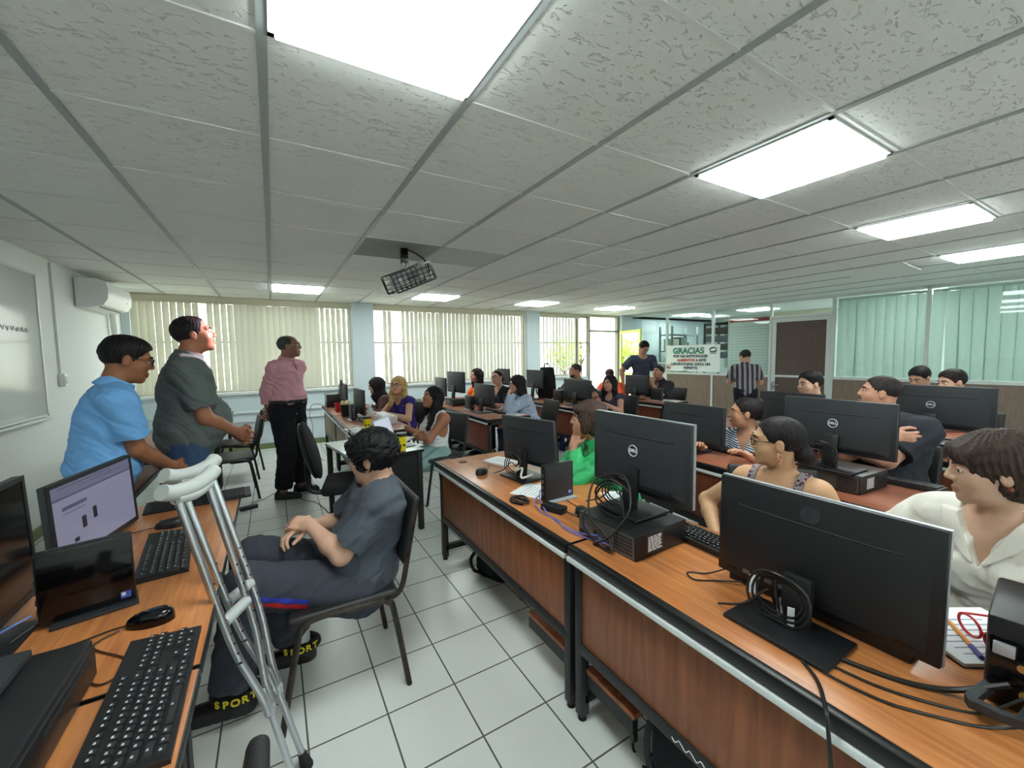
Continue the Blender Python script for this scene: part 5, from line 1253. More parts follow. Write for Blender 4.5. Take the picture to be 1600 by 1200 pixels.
        HB += [Hca((-.06, 0, .0), (-.075, 0, -ln*.95), .062, .062, .03, (0, 1, 0), 1.5), face(.070, .100, -.045, .080, .118)]; cutz = -.6; namp = .004
    elif st == 'bob': HB = [He((-.014, 0, .036), (.116, .095, .102), .02), He((-.055, 0, -.03), (.075, .092, .085), .03), He((.02, .078, -.03), (.032, .022, .06), .02), He((.02, -.078, -.03), (.032, .022, .06), .02), He((.072, .030, .072), (.036, .045, .026), .02), face(.072, .105, -.035, .080, .104)]; cutz = -.115; namp = .004
    elif st == 'fringe': HB = [He((-.016, 0, .038), (.118, .096, .102), .02), He((.078, .020, .070), (.036, .05, .032), .02), He((.090, .044, .058), (.018, .030, .024), .015), He((.080, -.052, .056), (.022, .024, .03), .015), He((-.05, 0, -.03), (.085, .088, .075), .03), face(.078, .105, -.055, .084, .100)]+[sub(He((.010, sd*.092, -.034), (.026, .026, .032)), .006) for sd in (1, -1)]; cutz = -.105; namp = .0035
    elif st == 'bun':
        b = opt.get('at', (-.118, 0, -.05)); HB = [He((-.015, 0, .033), (.106, .0845, .092), .02), He(b, (.036, .04, .036), .02), Hca((-.09, 0, -.02), b, .03, .03, .03), face(.10, .10, -.03, .092, .108)]+earcut; namp = .0012
        if opt.get('tail'): HB += [Hca((-.11, 0, -.05), (-.135, 0, -.12), .024, .012, .02)]
    elif st == 'hood':
        HB = [He((-.016, 0, .032), (.120, .102, .108), .03), Hca((-.02, 0, -.06), (-.025, 0, -.17), .088, .115, .05, (0, 1, 0), 1.15), He((.03, 0, -.13), (.075, .085, .055), .04), face(.062, .10, -.03, .062, .098)]; cutz = -.6; namp = .003
    HFd = Field(HB, hf, pad=.012); c0 = hp(0, 0, cutz); HFd.cut(c0, Rh @ up_n)
    X, Yg, Z = HFd.grids(); hx = (X-Hc[0])*Rh[0, 0]+(Yg-Hc[1])*Rh[1, 0]+(Z-Hc[2])*Rh[2, 0]; hy = (X-Hc[0])*Rh[0, 1]+(Yg-Hc[1])*Rh[1, 1]+(Z-Hc[2])*Rh[2, 1]; hz_ = (X-Hc[0])*Rh[0, 2]+(Yg-Hc[1])*Rh[1, 2]+(Z-Hc[2])*Rh[2, 2]
    phi = np.arctan2(hy, hx+.02)
    if st not in ('hood', 'mop'):
        HFd.d = (HFd.d+namp*.55*np.sin(34*phi+2.5*np.sin(26*hz_+PEOPLE)+1.2*np.sin(60*hz_))+namp*.35*np.sin(71*phi+3*np.sin(38*hz_+2*PEOPLE))).astype(np.float32)
    HFd.wrinkle(namp*.6, nf*1.4, PEOPLE)
    if st == 'mop': HFd.wrinkle(.0034, 4.2, 1.); HFd.wrinkle(.0022, 8.5, 2.)
    f_mesh('headscarf' if st == 'hood' else 'hair', HFd, fab(hc, 'scarf') if st == 'hood' else hm, t)
    if beard:
        Bd = [He((.040, 0, -.070), (.053, .055+fat, .045), .02), He((.070, 0, -.098), (.026, .030, .024), .02), sub(He((.095, 0, -.066), (.03, .022, .010)), .004), sub(He((.06, 0, -.005), (.09, .09, .045)), .006)]
        if beard == 2: Bd = [Hca((.0975, .006, -.0525), (.087, .027, -.060), .0055, .004, .003), Hca((.0975, -.006, -.0525), (.087, -.027, -.060), .0055, .004, .003)]
        f_mesh('moustache' if beard == 2 else 'beard', Field(Bd, min(hf, .003)), hm, t)
    # ---- glasses
    if glasses:
        gm = mat('spectacle_%d_%d_%d' % tuple(glasses), glasses, .3); G = thing('glasses', None, None); G.parent = t
        del_keys = None
        M4 = Matrix.Identity(4)
        for i in range(3):
            for j in range(3): M4[i][j] = Rh[i, j]*hs
        c = hp(.108, 0, -.018); M4.translation = Vector(c); G.matrix_local = M4
        for sd in (-1, 1):
            pts = [(-.010*abs(math.cos(a))*(1 if sd*math.cos(a) > 0 else 0), sd*.033+.025*math.copysign(abs(math.cos(a))**.7, math.cos(a)), .022+.018*math.copysign(abs(math.sin(a))**.7, math.sin(a))) for a in [2*PI*i/14 for i in range(14)]]
            MB().tube(pts, .0022, 6, 2, True).build('rim', gm, G)
            MB().tube([(-.010, sd*.058, .030), (-.03, sd*.074, .030), (-.10, sd*.079, .026), (-.118, sd*.079, .012)], .0021, 6, 3).build('temple', gm, G)
        MB().tube([(.0, -.009, .027), (.004, 0, .029), (.0, .009, .027)], .0021, 6, 2).build('bridge', gm, G)
    # ---- trousers or skirt
    bo = bottom or {}; bcol = bo.get('col', (34, 36, 44)); bm_ = bo.get('mat') or fab(bcol, 'trousers'); oz = bo.get('loose', .012)
    if legs_h and bo.get('kind', 'trousers'):
        LP = [T[0]]+([T[1]] if bo.get('rise', 0) >= .12 and not bo.get('kind') else [])
        for sd in (1, -1):
            hip, kn, an = lj[sd]; e = an+(kn-an)*bo.get('short', .08); dn = unit(an-kn)
            LP += [cap(hip, kn, .092*s*g, .066*s*(.8+.2*g), .03), cap(kn, e, .066*s, bo.get('hem', .052)*s, .02, cut=(e, dn))]
        if bo.get('kind') == 'skirt':
            LP += [cap(lj[1][1], lj[-1][1], .07*s, .07*s, .05), cap((lj[1][0]+lj[-1][0])/2, (lj[1][1]+lj[-1][1])/2, .13*s, .10*s, .05, Y, 1.4)]
        PF = Field(LP, max(h, .005), oz); PF.cut(P+U0*bo.get('rise', .105)*s, U0)
        PF.wrinkle(bo.get('wr', .0022), 1.5, PEOPLE)
        o = f_mesh('skirt' if bo.get('kind') == 'skirt' else 'trousers', PF, [bm_]+bo.get('extra', []), t, bo.get('fn') and (lambda C: bo['fn'](C, lj, s)))
        if bo.get('belt'):
            BT = Field([T[0], T[1]], max(h, .005), oz+.004); c1 = P+U0*(bo.get('rise', .105)-.002)*s; BT.cut(c1, U0); BT.cut(c1-U0*.034, -U0); f_mesh('belt', BT, mat('belt_leather', bo['belt'], .4), t)
    # ---- shoes
    if legs_h:
        for sd in (1, -1):
            so, fd = feet[sd]; si = np.cross(fd, V3(0, 0, 1)); z = V3(0, 0, 1)
            SF = Field([cap(so-fd*.045+z*.040, so+fd*.13+z*.032, .038, .031, .03, si, 1.12), cap(so-fd*.03+z*.05, so-fd*.02+z*.085, .042, .038, .03), cap(so-fd*.05+z*.012, so+fd*.145+z*.012, .040, .036, .012, si, 1.1)], min(h, .006)); SF.cut(so+z*.001, -z); SF.cut(so+z*.105, z)
            f_mesh('shoe', SF, mat('shoe_%d_%d_%d' % tuple(shoe), shoe, .35), t)
    # ---- top
    tp = top or {}; tc = tp.get('col', (60, 60, 66)); tm = tp.get('mat') or fab(tc, 'top'); off = tp.get('off', .013); ch = max(h, .0042)
    if tp.get('style') == 'tank':
        Fd = Field(T, ch, 0.); X, Yg, Z = Fd.grids(); d0 = Fd.d.copy(); up = (X-Cp[0])*U1[0]+(Z-Cp[2])*U1[2]; fw = (X-Cp[0])*F1[0]+(Z-Cp[2])*F1[2]
        body_ = np.maximum(d0-.010, up-(tp.get('top_h', .055)*s+.0*X)); sx = tp.get('strap_x', .088)*s; sw_ = tp.get('strap_w', .014)
        strap = np.maximum(d0-.009, np.abs(np.abs(Yg)-sx-.25*np.maximum(up-.06, 0)*0)-sw_); Fd.d = np.minimum(body_, strap).astype(np.float32)
        Fd.cut(P-U0*tp.get('hem', .06)*s, -U0)
    else:
        SL = []; fr = tp.get('sleeve', .62); so_ = tp.get('slack', .016); gg = .75+.25*g
        for sd in (1, -1):
            S, E, Wr, fd = arms[sd]
            if fr <= 0: continue
            if fr <= 1:
                e = S+(E-S)*fr; dn = unit(E-S); SL.append(cap(S, e+dn*.01, .052*s*gg+so_-off, (.046*s*gg+so_+.004)-off, .014, cut=(e, dn)))
            else:
                SL += [cap(S, E, .052*s*gg+so_-off, .043*s*gg+so_-off, .014)]
                e = E+(Wr-E)*min(fr-1, .97); dn = unit(Wr-E); SL.append(cap(E, e+dn*.01, .045*s*gg+so_-off, (.040-.010*(fr-1))*s*gg+so_*.7-off, .02, cut=(e, dn)))
        Fd = Field(T, ch, off, pad=.03)
        bs = [p_bounds(p, off) for p in SL]
        if bs:
            lo = np.minimum(Fd.lo, np.min([b[0] for b in bs], 0)-.03); hi = np.maximum(Fd.lo+Fd.h*Fd.n, np.max([b[1] for b in bs], 0)+.03)
            if tp.get('flare'): SL.append(cap(P+U0*.1*s, P-U0*.12*s, .12*s*g, .15*s*g, .05, Y, 1.25))
            Fd = Field(T+SL, ch, off, pad=.03)
        Fd.cut(P-U0*tp.get('hem', .10)*s, -U0)
        if fr <= 0:
            X, Yg, Z = Fd.grids(); Fd.d = np.maximum(Fd.d, np.abs(Yg)-(sw*s*.74)-.22*np.maximum(0, -((Z-Np[2])+.16*s))).astype(np.float32)
        nk = tp.get('neck', 'crew'); hole = nr+.006
        HL = [sub(cap(Np-nv*.035*s+V3(-.004, 0, 0), Np+nv*.14*s, hole*1.04, hole*1.0), .006)]
        Fd.add(HL)
        if nk in ('v', 'scoop', 'collar', 'crew'):
            vd, wt = dict(v=(tp.get('vdepth', .13), .062), scoop=(.085, .085), collar=(.085, .040), crew=(.028, .075))[nk]; vd *= s; wt *= s
            X, Yg, Z = Fd.grids(); up = (X-Np[0])*U1[0]+(Z-Np[2])*U1[2]; fw = (X-Np[0])*F1[0]+(Z-Np[2])*F1[2]; rel = np.clip((up+vd)/vd, 0, 1.5)
            if nk in ('scoop', 'crew'): rel = np.sqrt(rel)
            cv = np.maximum(np.maximum(np.abs(Yg)-wt*rel, -(up+vd)), .02-fw); Fd.d = np.maximum(Fd.d, -cv).astype(np.float32)
    Fd.wrinkle(tp.get('wr', .0028), tp.get('wf', 1.), PEOPLE*1.3); Fd.wrinkle(tp.get('wr', .0028)*.42, tp.get('wf', 1.)*2.4, PEOPLE*2.1); tname = tp.get('name', 'shirt')
    to = f_mesh(tname, Fd, [tm]+tp.get('extra', []), t, tp.get('fn') and (lambda C: tp['fn'](C, Cp, Np, F1, U1, s)))
    if tp.get('neck') == 'collar' and tp.get('collar', True):
        cm = tp.get('cmat') or tm; c0 = Np+nv*.030*s; r0 = nr+.010
        CF = Field([cap(c0-nv*.028*s, c0+nv*.030*s, r0+.024, r0+.004, .01)], min(ch, .0045)); CF.cut(c0+nv*.034*s, nv); CF.cut(c0-nv*.034*s, -nv); CF.add([sub(cap(c0-nv*.1, c0+nv*.12, r0-.003, r0-.004), .002), sub(cap(c0+F1*.045-U1*.03, c0+F1*.16-U1*.005, .020*s, .05*s), .004)]); f_mesh('collar', CF, cm, t)
        LF = Field([cap(c0+F1*(.052*s)+Y*sd*.024*s-nv*.005*s, c0+F1*(.092*s)+Y*sd*.045*s-U1*.055*s, .012, .008, .008, unit(np.cross(F1, U1)+U1*.3*sd), 2.0) for sd in (1, -1)], min(ch, .0045)); f_mesh('collar_point', LF, cm, t)
        if tp.get('buttons'):
            m = MB()
            for k in range(tp['buttons']):
                # march to the shirt front
                q = Np-U1*(.085+.07*k)*s; p = q.copy()
                for st_ in range(60):
                    p = q+F1*.004*st_; ii = np.clip(((p-Fd.lo)/Fd.h).astype(int), 0, Fd.n-1)
                    if Fd.d[tuple(ii)] > 0 and st_ > 8: break
                m.sph(p, .006, 10, (.5, 1, 1))
            m.build('buttons', tp.get('bmat') or M_STRIP, t)
    if tp.get('placket') is not None:
        PFd = Field([p for p in T], ch, off+.0035); X, Yg, Z = PFd.grids(); PFd.d = np.maximum(PFd.d, (np.abs(Yg)-.014)).astype(np.float32); PFd.cut(Np-U1*.06*s, U1); PFd.cut(Np-U1*tp['placket']*s, -U1); PFd.cut(Cp+F1*.04*s, -F1); f_mesh('placket', PFd, tm, t)
    if sit and chair: visitor_chair('black chair under the %s' % chair if isinstance(chair, str) else 'black chair', (loc[0], loc[1], 0), th if chair_th is None else D(chair_th))
    if extra: extra(t, dict(hp=hp, Rh=Rh, Hc=Hc, arms=arms, lj=lj, feet=feet, Np=Np, Cp=Cp, F1=F1, U1=U1, s=s, P=P, h=h, Fd=Fd, hs=hs, T=T))
    return t
# ------------------------------------------------------------------ who stands and sits where
ONLY = None
BLACKH = (20, 18, 19); DKBR = (44, 32, 28); GREYH = (74, 76, 76)
def want(k): return ONLY is None or k in ONLY
# three standing men on the left
if want('blue'):
    person('man in a light blue polo shirt and black glasses standing at the left wall', hs=1.0, head=(-.672, 2.92, 1.463), th=22, sit=False, lean=2, hunch=10, g=1.01, belly=.5, hyaw=-6, hpitch=14, neckfwd=12, skin=(150, 98, 68), hair=('short', BLACKH),
           top=dict(col=(116, 172, 228), neck='collar', sleeve=.72, slack=.026, off=.02, hem=.22, name='polo_shirt', wr=.0045), bottom=dict(col=(40, 44, 60)), glasses=(20, 20, 22),
           L=dict(w=(.27, .03, .84), pole=(-.6, .6, -.4), n=(0, -1, -.2), curl=.6), R=dict(w=(.28, -.04, .86), pole=(-.6, -.5, -.5), n=(0, 1, -.2), curl=.6))
if want('gray'):
    def lany(t, q):
        m = MB(); c = q['Np']; m.tube([c+V3(-.055, 0, .035), c+V3(-.03, -.062, .03), c+V3(.03, -.066, .005)], .006, 6, 4).build('lanyard', mat('teal_cord', (110, 176, 186), .5), t)
    person('heavy man in a grey shirt and jeans with clasped hands, light on his face', (-.424, 3.28, 1.616), 8, False, lean=0, hunch=4, g=1.07, belly=1.0, hyaw=-2, hpitch=-10, skin=(158, 104, 78), hair=('receding', (30, 24, 26)), beard=2,
           top=dict(col=(92, 100, 98), neck='collar', sleeve=.78, slack=.03, off=.028, hem=.13, wr=.0045, buttons=5, bmat=mat('dark_button', (50, 52, 52), .4)), bottom=dict(col=(60, 80, 112), hem=.07), extra=lany,
           L=dict(w=(.255, .035, .955), pole=(-.6, .7, -.4), n=(-.2, -1, 0), d=(.65, -.5, -.5), curl=.75), R=dict(w=(.255, -.05, .975), pole=(-.5, -.7, -.5), n=(-.2, 1, 0), d=(.75, .35, -.5), curl=.7))
if want('pink'):
    def keys(t, q):
        c = q['P']+V3(.13, -.05, .03)*q['s']; m = MB(); m.tube([c, c+V3(.008, 0, -.03), c+V3(.004, -.006, -.07)], .005, 6, 3); m.build('key_clip', M_SILV, t)
    person('man in a pink long sleeved shirt and black trousers, hands behind his back', (.158, 4.82, 1.579), -36, False, lean=0, hunch=3, g=1.06, belly=.55, hyaw=22, hpitch=-4, skin=(150, 106, 90), hair=('balding', GREYH), glasses=(150, 140, 120),
           top=dict(col=(212, 158, 168), neck='collar', sleeve=1.95, slack=.026, off=.02, hem=-.075, wr=.006, wf=1.2, buttons=6), bottom=dict(col=(24, 25, 30), rise=.12, belt=(22, 20, 20), loose=.022, hem=.062, wr=.004), extra=keys,
           L=dict(w=(-.18, .02, .86), pole=(-1, .12, -.1), n=(-1, 0, 0), d=(-.2, -.8, -.4), curl=.6), R=dict(w=(-.165, -.06, .875), pole=(-1, -.12, -.1), n=(-1, 0, 0), d=(-.2, .8, -.4), curl=.6),
           legs={1: ((.05, .11, .47), (.03, .13, .085)), -1: ((.04, -.10, .47), (-.01, -.12, .085)), 'fd': (1, .25, 0)}, shoe=(18, 17, 18))
# the boy with the crutches
if want('boy'):
    BLUE = mat('trouser_stripe_blue', (44, 56, 176), .7); RED = mat('trouser_stripe_red', (206, 34, 48), .7)
    def stripe(C, lj, s):
        hip, kn, an = lj[1]; v = kn-hip; tt = ((C-hip) @ v)/(v @ v); ctr = hip+tt[:, None]*v; dz = C[:, 2]-ctr[:, 2]; out = (C[:, 1] > ctr[:, 1]+.02) & (tt > .48) & (tt < 1.1)
        return np.where(out & (dz > -.018) & (dz <= .0), 1, np.where(out & (dz > -.042) & (dz <= -.022), 2, 0))
    def sport(t, q):
        for sd in (1, -1):
            so, fd = q['feet'][sd]; si = np.cross(fd, V3(0, 0, 1)); z = V3(0, 0, 1); c = so-fd*.02
            b = MB().tube([c+fd*(.072*math.cos(a))+si*(.052*math.sin(a))+z*(.085+.012*math.cos(a)) for a in [2*PI*k/14 for k in range(14)]], .020, 8, 2, True).build('ankle_strap', mat('black_neoprene', (22, 22, 24), .85), t)
            MB().cyl(c+z*.09, c+z*.16, .045, .043, 18).build('sock', mat('white_sock', (206, 210, 216), .9), t)
            a = math.radians(64); out = -si if sd == 1 else -si
            nY = -si if si[1] < 0 else si
            for i, ch in enumerate('SPORT'):
                an = math.radians(92+(i-2)*20); p = c+fd*(.0945*math.cos(an))+V3(0, 1, 0)*(.0745*math.sin(an))+z*.088; tx = -fd*(.0945*math.sin(an))+V3(0, 1, 0)*(.0745*math.cos(an))
                text_obj(ch, .040, mat('yellow_print', (226, 204, 40), .6), b, frame_m(p, tx, z), 'lettering', .0012, 'CENTER', .0012)
    person('boy with thick black hair in a grey T-shirt sitting beside the crutches', (.384, 1.95, .989), 178, s=.93, g=1.16, belly=.8, lean=-27, hunch=17, hyaw=-32, hpitch=6, neckfwd=6, neckl=.45, skin=(212, 166, 142), hair=('mop', (15, 15, 18)), hs=1.0, seat=.43, chair=False, res=.0038,
           top=dict(col=(78, 84, 94), sleeve=.80, slack=.024, off=.018, hem=.16, wr=.0055, wf=1.1, name='t_shirt'), bottom=dict(col=(62, 64, 74), loose=.022, hem=.062, wr=.004, extra=[BLUE, RED], fn=stripe, short=.10),
           legs={1: ((.42, .09, .56), (.50, .06, .12)), -1: ((.40, -.13, .58), (.27, -.13, .12)), 'fd': (1, -.1, 0)}, shoe=(24, 24, 26), extra=sport,
           L=dict(w=(.185, -.02, .715), pole=(-.4, .9, -.6), n=(0, -.6, -1), d=(.75, -.55, .1), curl=.85), R=dict(w=(.195, -.09, .68), pole=(-.4, -.9, -.6), n=(0, .4, -1), d=(.8, .4, 0), curl=.7))
# first row on the right
if want('cream'):
    def lapels(t, q):
        LF = Field(q['T'], .0036, .0285); X, Yg, Z = LF.grids(); Np, F1, U1, s = q['Np'], q['F1'], q['U1'], q['s']
        up = ((X-Np[0])*U1[0]+(Z-Np[2])*U1[2])/s; fw = (X-Np[0])*F1[0]+(Z-Np[2])*F1[2]; ay = np.abs(Yg)/s
        d = LF.d.copy(); ed_ = .062*np.clip((up+.14)/.14, 0, 1.5); v = np.maximum(np.maximum(ed_+.002-ay, ay-ed_-.052*np.clip((up+.15)/.10, .15, 1)), np.maximum(up-.020, -.125-up)); v = np.maximum(v, .02-fw)
        LF.d = np.maximum(d, v*s).astype(np.float32); f_mesh('collar', LF, fab((230, 226, 216), 'satin', .5), t)
        er = MB().sph(q['hp'](-.004, .093, -.040), .008, 10).build('earring', mat('brown_stone', (110, 44, 30), .3), t)
    person('woman in a cream blouse with short brown hair at the right picture edge', (1.97, .318, 1.068), 168, s=.93, fem=True, g=1.08, lean=4, hunch=8, hyaw=-50, hpitch=6, neckfwd=6, skin=(204, 164, 140), hair=('fringe', (62, 48, 42)), hs=.95, seat=.45, res=.0036,
           top=dict(mat=mat('cream_satin', (230, 226, 216), .5, bump=.1, bscale=200, var=.02), neck='v', vdepth=.14, sleeve=1.9, slack=.03, off=.02, wr=.0055, wf=.9, name='blouse', buttons=4, bmat=mat('cream_button', (206, 200, 188), .35)),
           bottom=dict(col=(60, 60, 70)), extra=lapels, lip=(186, 138, 122), chair='woman in the cream blouse', chair_th=190,
           L=dict(w=(.30, .20, .70), pole=(-.2, .8, -.6)), R=dict(w=(.27, -.20, .70), pole=(-.2, -.8, -.6)))
if want('tank'):
    def ring(t, q):
        m = MB()
        for k in range(6): a = k*PI/3; m.sph(q['hp'](.000, .094, -.052)+V3(.012*math.cos(a), .002, .012*math.sin(a)-.006), .0055, 8)
        m.tube([q['hp'](.0, .094, -.050)+V3(.02*math.cos(a), 0, .024*math.sin(a)-.012) for a in [PI*k/5 for k in range(10)]], .003, 6, 2, True); m.build('earring', mat('rose_gold', (206, 150, 120), .3, metal=.5), t)
    person('woman in a patterned strappy top with hair tied back and large earrings', (1.94, .95, 1.05), 184, s=.93, fem=True, g=1.06, lean=2, hunch=8, hyaw=-62, hpitch=2, hroll=0, skin=(208, 162, 124), hair=('bun', (34, 28, 32), dict(at=(-.108, 0, -.062), tail=1)), glasses=(24, 20, 22), res=.0036,
           top=dict(style='tank', mat=blotch_mat('maroon_print', (74, 36, 52), (150, 140, 146), 60, .42), name='strappy_top', top_h=.03, strap_x=.105), bottom=dict(col=(50, 48, 60)), extra=ring, chair='woman in the strappy top', chair_th=218, lip=(160, 92, 78),
           L=dict(w=(.22, .19, .58), pole=(-.3, .8, -.6)), R=dict(w=(.20, -.22, .56), pole=(-.2, -.9, -.5)))
if want('green'):
    person('woman in a green blouse resting her chin on her hand behind a monitor', (1.66, 1.90, 1.05), 168, s=.90, fem=True, lean=16, hunch=10, hyaw=-28, hpitch=-4, skin=(206, 152, 124), hair=('bob', (70, 54, 48)), res=.0042,
           top=dict(col=(40, 168, 98), neck='collar', sleeve=1.85, slack=.030, off=.016, wr=.007, wf=1.2, name='blouse', mat=mat('green_blouse', (40, 172, 100), .6, bump=.1, bscale=200, var=.05)), bottom=dict(col=(40, 42, 54)), chair='woman in the green blouse',
           L=dict(w=(.100, -.005, -.150), rel='head', pole=(.5, .5, -1), d=(-.5, -.35, .75), n=(-.8, -.4, .2), curl=1.1), R=dict(w=(.34, -.10, .745), pole=(-.2, -.8, -.5)))
# second row
if want('stripe'):
    person('woman in a blue and white striped V-neck top with thin glasses and a bun', (2.97, 1.68, 1.005), 182, s=.88, fem=True, hyaw=-52, hpitch=-2, skin=(202, 150, 122), hair=('bun', (34, 28, 28), dict(at=(-.085, 0, .085))), glasses=(150, 116, 60), res=.005,
           top=dict(mat=stripe_mat('blue_white_stripes', (222, 230, 236), (44, 62, 92), 62, (0, .25, 1), .5), neck='v', vdepth=.15, sleeve=.9, wr=.003, name='striped_top'), bottom=dict(col=(50, 52, 70)), chair='woman in the striped top')
if want('big'):
    person('big man in a black polo with crossed arms behind the second row monitor', (3.28, 1.015, 1.185), 178, s=1.03, hs=.90, g=1.3, belly=1., lean=-4, hunch=8, hyaw=-62, hpitch=-6, skin=(198, 146, 122), hair=('crop', (44, 38, 38)), beard=2, res=.0052,
           top=dict(col=(48, 50, 57), neck='collar', sleeve=.74, slack=.03, off=.02, wr=.0065, name='polo_shirt'), bottom=dict(col=(36, 40, 62)), chair='big man with crossed arms',
           L=dict(w=(.29, -.12, .88), pole=(.0, 1, -.5), n=(-1, 0, 0), d=(-.1, -1, .1), curl=.5), R=dict(w=(.20, .12, .93), pole=(.0, -1, -.5), n=(-1, 0, 0), d=(-.35, .9, .1), curl=1.1))
# third and fourth rows
if want('half'):
    person('dark haired man right of the wooden door, chin hidden by a monitor', (4.32, 1.845, 1.142), 165, s=.98, g=1.08, hyaw=-15, hpitch=4, skin=(210, 164, 142), hair=('short', BLACKH), res=.0065, top=dict(col=(44, 46, 54), neck='collar', cmat=fab((200, 204, 208))), bottom=dict(col=(40, 40, 50)), chair='man right of the wooden door')
if want('h1'):
    person('person whose round black hair shows above the rearmost monitor, on the left', (5.95, 1.515, 1.145), 172, s=.98, hyaw=-10, hpitch=24, skin=(196, 150, 126), hair=('short', BLACKH), res=.0075, top=dict(col=(50, 52, 62)), chair='round black haired person')
if want('h2'):
    person('person whose forehead shows above the rearmost monitor, on the right', (5.5, 1.178, 1.137), 170, s=.95, hyaw=-30, hpitch=10, skin=(206, 160, 136), hair=('short', (34, 28, 28)), res=.0075, top=dict(col=(60, 62, 72)), chair='person with the visible forehead')
# back cluster
if want('hijab'):
    person('woman in a dark headscarf and brown top working by the window pillar', (1.20, 5.68, 1.055), 172, s=.93, fem=True, g=1.1, lean=22, hunch=14, hpitch=10, skin=(206, 164, 146), hair=('hood', (54, 46, 54)), top=dict(col=(92, 70, 68), sleeve=1.95, slack=.03, name='long_sleeved_top', wr=.005), bottom=dict(col=(50, 44, 48)), chair='woman in the headscarf')
if want('blonde'):
    person('blonde woman with glasses in a purple top beside the window pillar', (1.36, 5.16, 1.09), 205, s=.93, fem=True, hyaw=22, hpitch=-4, skin=(222, 172, 146), hair=('long', (204, 170, 112), dict(len=.27, fwd=.03)), glasses=(40, 34, 36), top=dict(col=(62, 50, 130), sleeve=.18, neck='scoop', wr=.004, name='purple_top'), bottom=dict(col=(50, 44, 60)), chair='blonde woman')
if want('white'):
    person('long dark haired woman in a white top and teal skirt, arms folded', (1.41, 4.02, 1.025), 196, s=.92, fem=True, g=1.08, lean=-8, hunch=6, hyaw=-8, hpitch=-14, skin=(168, 114, 88), hair=('long', (22, 20, 24), dict(len=.34, fwd=.04)), res=.005, seat=.44,
           top=dict(mat=stripe_mat('white_ribbed', (226, 226, 228), (200, 202, 208), 26, (0, 0, 1), .8), sleeve=0., neck='scoop', wr=.003, name='white_top', hem=.0), bottom=dict(col=(132, 164, 162), kind='skirt', loose=.02, rise=.16, mat=stripe_mat('teal_tiers', (140, 170, 168), (112, 142, 142), 9, (.3, 0, 1), .85)), chair='woman in the teal skirt',
           L=dict(w=(.23, -.07, .71), pole=(-.2, 1, -.7), n=(-1, 0, 0), d=(.2, -1, .1), curl=.5), R=dict(w=(.26, .07, .67), pole=(-.2, -1, -.7), n=(-1, 0, 0), d=(.1, 1, 0), curl=.6))
if want('orange'):
    person('dark haired woman in a bright orange top in front of the blinds', (2.85, 5.98, 1.125), 182, s=.93, fem=True, hyaw=0, hpitch=-4, skin=(206, 156, 132), hair=('long', (28, 22, 24), dict(len=.22, fwd=.0)), top=dict(col=(238, 118, 46), sleeve=.6, neck='scoop', name='orange_top'), bottom=dict(col=(50, 50, 60)), chair='woman in orange')
if want('gblack'):
    person('woman with black glasses and a black top next to the one in orange', (2.84, 5.25, 1.125), 195, s=.95, fem=True, g=1.1, hyaw=10, hpitch=-2, hroll=6, skin=(212, 164, 140), hair=('bun', (40, 32, 30), dict(at=(-.11, 0, -.03))), glasses=(24, 22, 24), top=dict(col=(40, 42, 50), sleeve=.7, neck='v', name='black_top'), bottom=dict(col=(40, 40, 50)), chair='woman in the black top')
if want('pale'):
    person('woman in a pale blue blouse covering her mouth with her hand', (2.74, 4.53, 1.07), 172, s=.92, fem=True, lean=14, hunch=10, hyaw=-8, hpitch=4, skin=(206, 156, 132), hair=('long', (40, 32, 34), dict(len=.16, fwd=-.04)), res=.006,
           top=dict(mat=stripe_mat('pale_blue_stripes', (190, 202, 222), (166, 180, 206), 90, (0, 1, .2), .5), sleeve=1.9, slack=.03, neck='collar', name='blouse', wr=.006), bottom=dict(col=(60, 64, 90)), chair='woman in the pale blue blouse',
           L=dict(w=(.120, .02, -.125), rel='head', pole=(.5, .6, -1), d=(-.35, -.4, .8), n=(-1, -.2, 0), curl=.8), R=dict(w=(.36, -.02, .765), pole=(-.2, -.9, -.4), d=(.6, .8, 0)))
if want('beard'):
    person('bearded man in a dark T-shirt stretching an arm over the desk', (4.24, 5.17, 1.18), 185, s=1.0, g=1.12, hyaw=-14, skin=(196, 142, 118), hair=('crop', (60, 52, 52)), beard=1, top=dict(col=(66, 70, 86), sleeve=.75, slack=.026, name='t_shirt', wr=.005), bottom=dict(col=(40, 42, 50)), chair='bearded man',
           R=dict(w=(.52, -.02, .77), pole=(-.3, -.8, -.7)), L=dict(w=(.30, .30, .765), pole=(-.3, .9, -.5)))
if want('pendant'):
    def pend(t, q):
        Np, F1, U1, s = q['Np'], q['F1'], q['U1'], q['s']; m = MB(); c = Np+F1*.13*s-U1*.16*s
        m.tube([Np+V3(.02, -.07, .03), Np+F1*.085-U1*.05+V3(0, -.045, 0), c, Np+F1*.085-U1*.05+V3(0, .045, 0), Np+V3(.02, .07, .03)], .0035, 6, 4); m.sph(c, .014, 10); m.build('pendant', M_LOGO, t)
    person('long haired woman in a dark sleeveless top with a pendant', (4.08, 4.22, 1.03), 190, s=.90, fem=True, hyaw=4, hpitch=-2, skin=(206, 154, 134), hair=('long', (34, 28, 34), dict(len=.34, fwd=-.01)), top=dict(col=(66, 66, 80), sleeve=.15, neck='scoop', name='dark_top'), bottom=dict(col=(40, 42, 50)), extra=pend, chair='woman with the pendant')
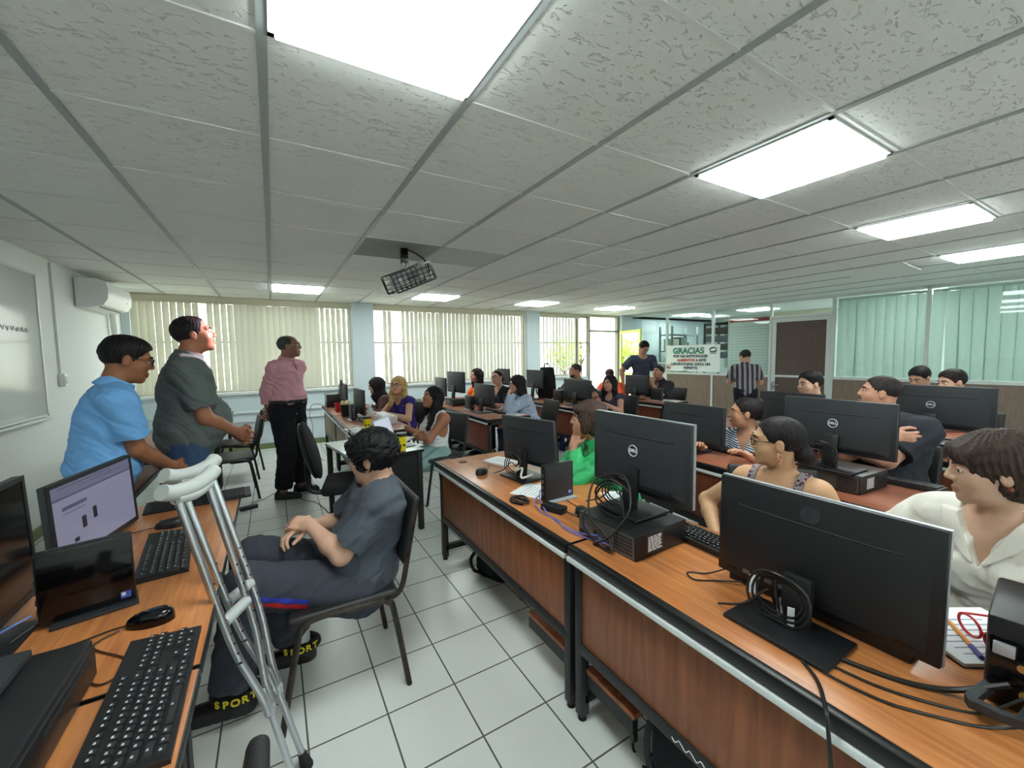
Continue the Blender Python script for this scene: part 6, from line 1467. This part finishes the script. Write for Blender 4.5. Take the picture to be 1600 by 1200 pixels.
if want('orange2'):
    person('person in an orange red top with head bowed before the bright doorway', (5.38, 5.56, 1.045), 205, s=.93, fem=True, lean=8, hunch=12, hyaw=0, hpitch=26, skin=(216, 166, 146), hair=('short', (66, 40, 42)), top=dict(col=(240, 106, 70), sleeve=.8, slack=.03, name='orange_red_top'), bottom=dict(col=(50, 50, 60)), chair='person in orange red')
if want('navy'):
    person('man in a navy T-shirt standing with head bowed near the open glass door', (5.74, 5.085, 1.555), 238, False, s=1.0, lean=6, hunch=10, hyaw=22, hpitch=34, neckfwd=14, skin=(196, 146, 124), hair=('short', BLACKH), top=dict(col=(72, 82, 104), sleeve=.72, slack=.026, hem=.2, name='t_shirt', wr=.005), bottom=dict(col=(34, 36, 46)),
           L=dict(w=(.22, .28, .80), pole=(-.6, .8, 0), n=(0, 0, -1)), R=dict(w=(.02, -.32, .90), pole=(-.7, -.7, 0)))
if want('polo'):
    person('man in a black polo seated with hands joined under his chin', (5.66, 4.69, 1.118), 178, s=1.0, g=1.06, lean=10, hunch=6, hyaw=6, hpitch=-8, skin=(190, 138, 114), hair=('crop', (40, 36, 36)), top=dict(col=(56, 58, 66), neck='collar', sleeve=.75, slack=.026, name='polo_shirt'), bottom=dict(col=(34, 36, 44)), chair='man with hands joined under his chin',
           L=dict(w=(.155, .03, -.20), rel='head', pole=(.4, .6, -1), d=(0, -.3, 1), n=(0, -1, 0), curl=.5), R=dict(w=(.155, -.03, -.20), rel='head', pole=(.4, -.6, -1), d=(0, .3, 1), n=(0, 1, 0), curl=.5))
if want('board'):
    person('man in a vertically striped shirt standing with his back turned at the notice board', (6.8, 3.87, 1.36), 36, False, lean=5, hunch=14, hyaw=34, hpitch=22, neckfwd=10, g=1.06, skin=(198, 150, 128), hair=('crop', (48, 44, 46)), top=dict(mat=stripe_mat('grey_vertical_stripes', (158, 150, 156), (62, 60, 70), 14, (0, 1, 0), .5), neck='collar', sleeve=.75, slack=.026, hem=.14, name='striped_shirt'), bottom=dict(col=(34, 34, 44)),
           L=dict(w=(.30, .08, 1.0), pole=(-.5, .8, -.6), n=(0, -1, 0)), R=dict(w=(.30, -.08, .98), pole=(-.5, -.8, -.6), n=(0, 1, 0)))
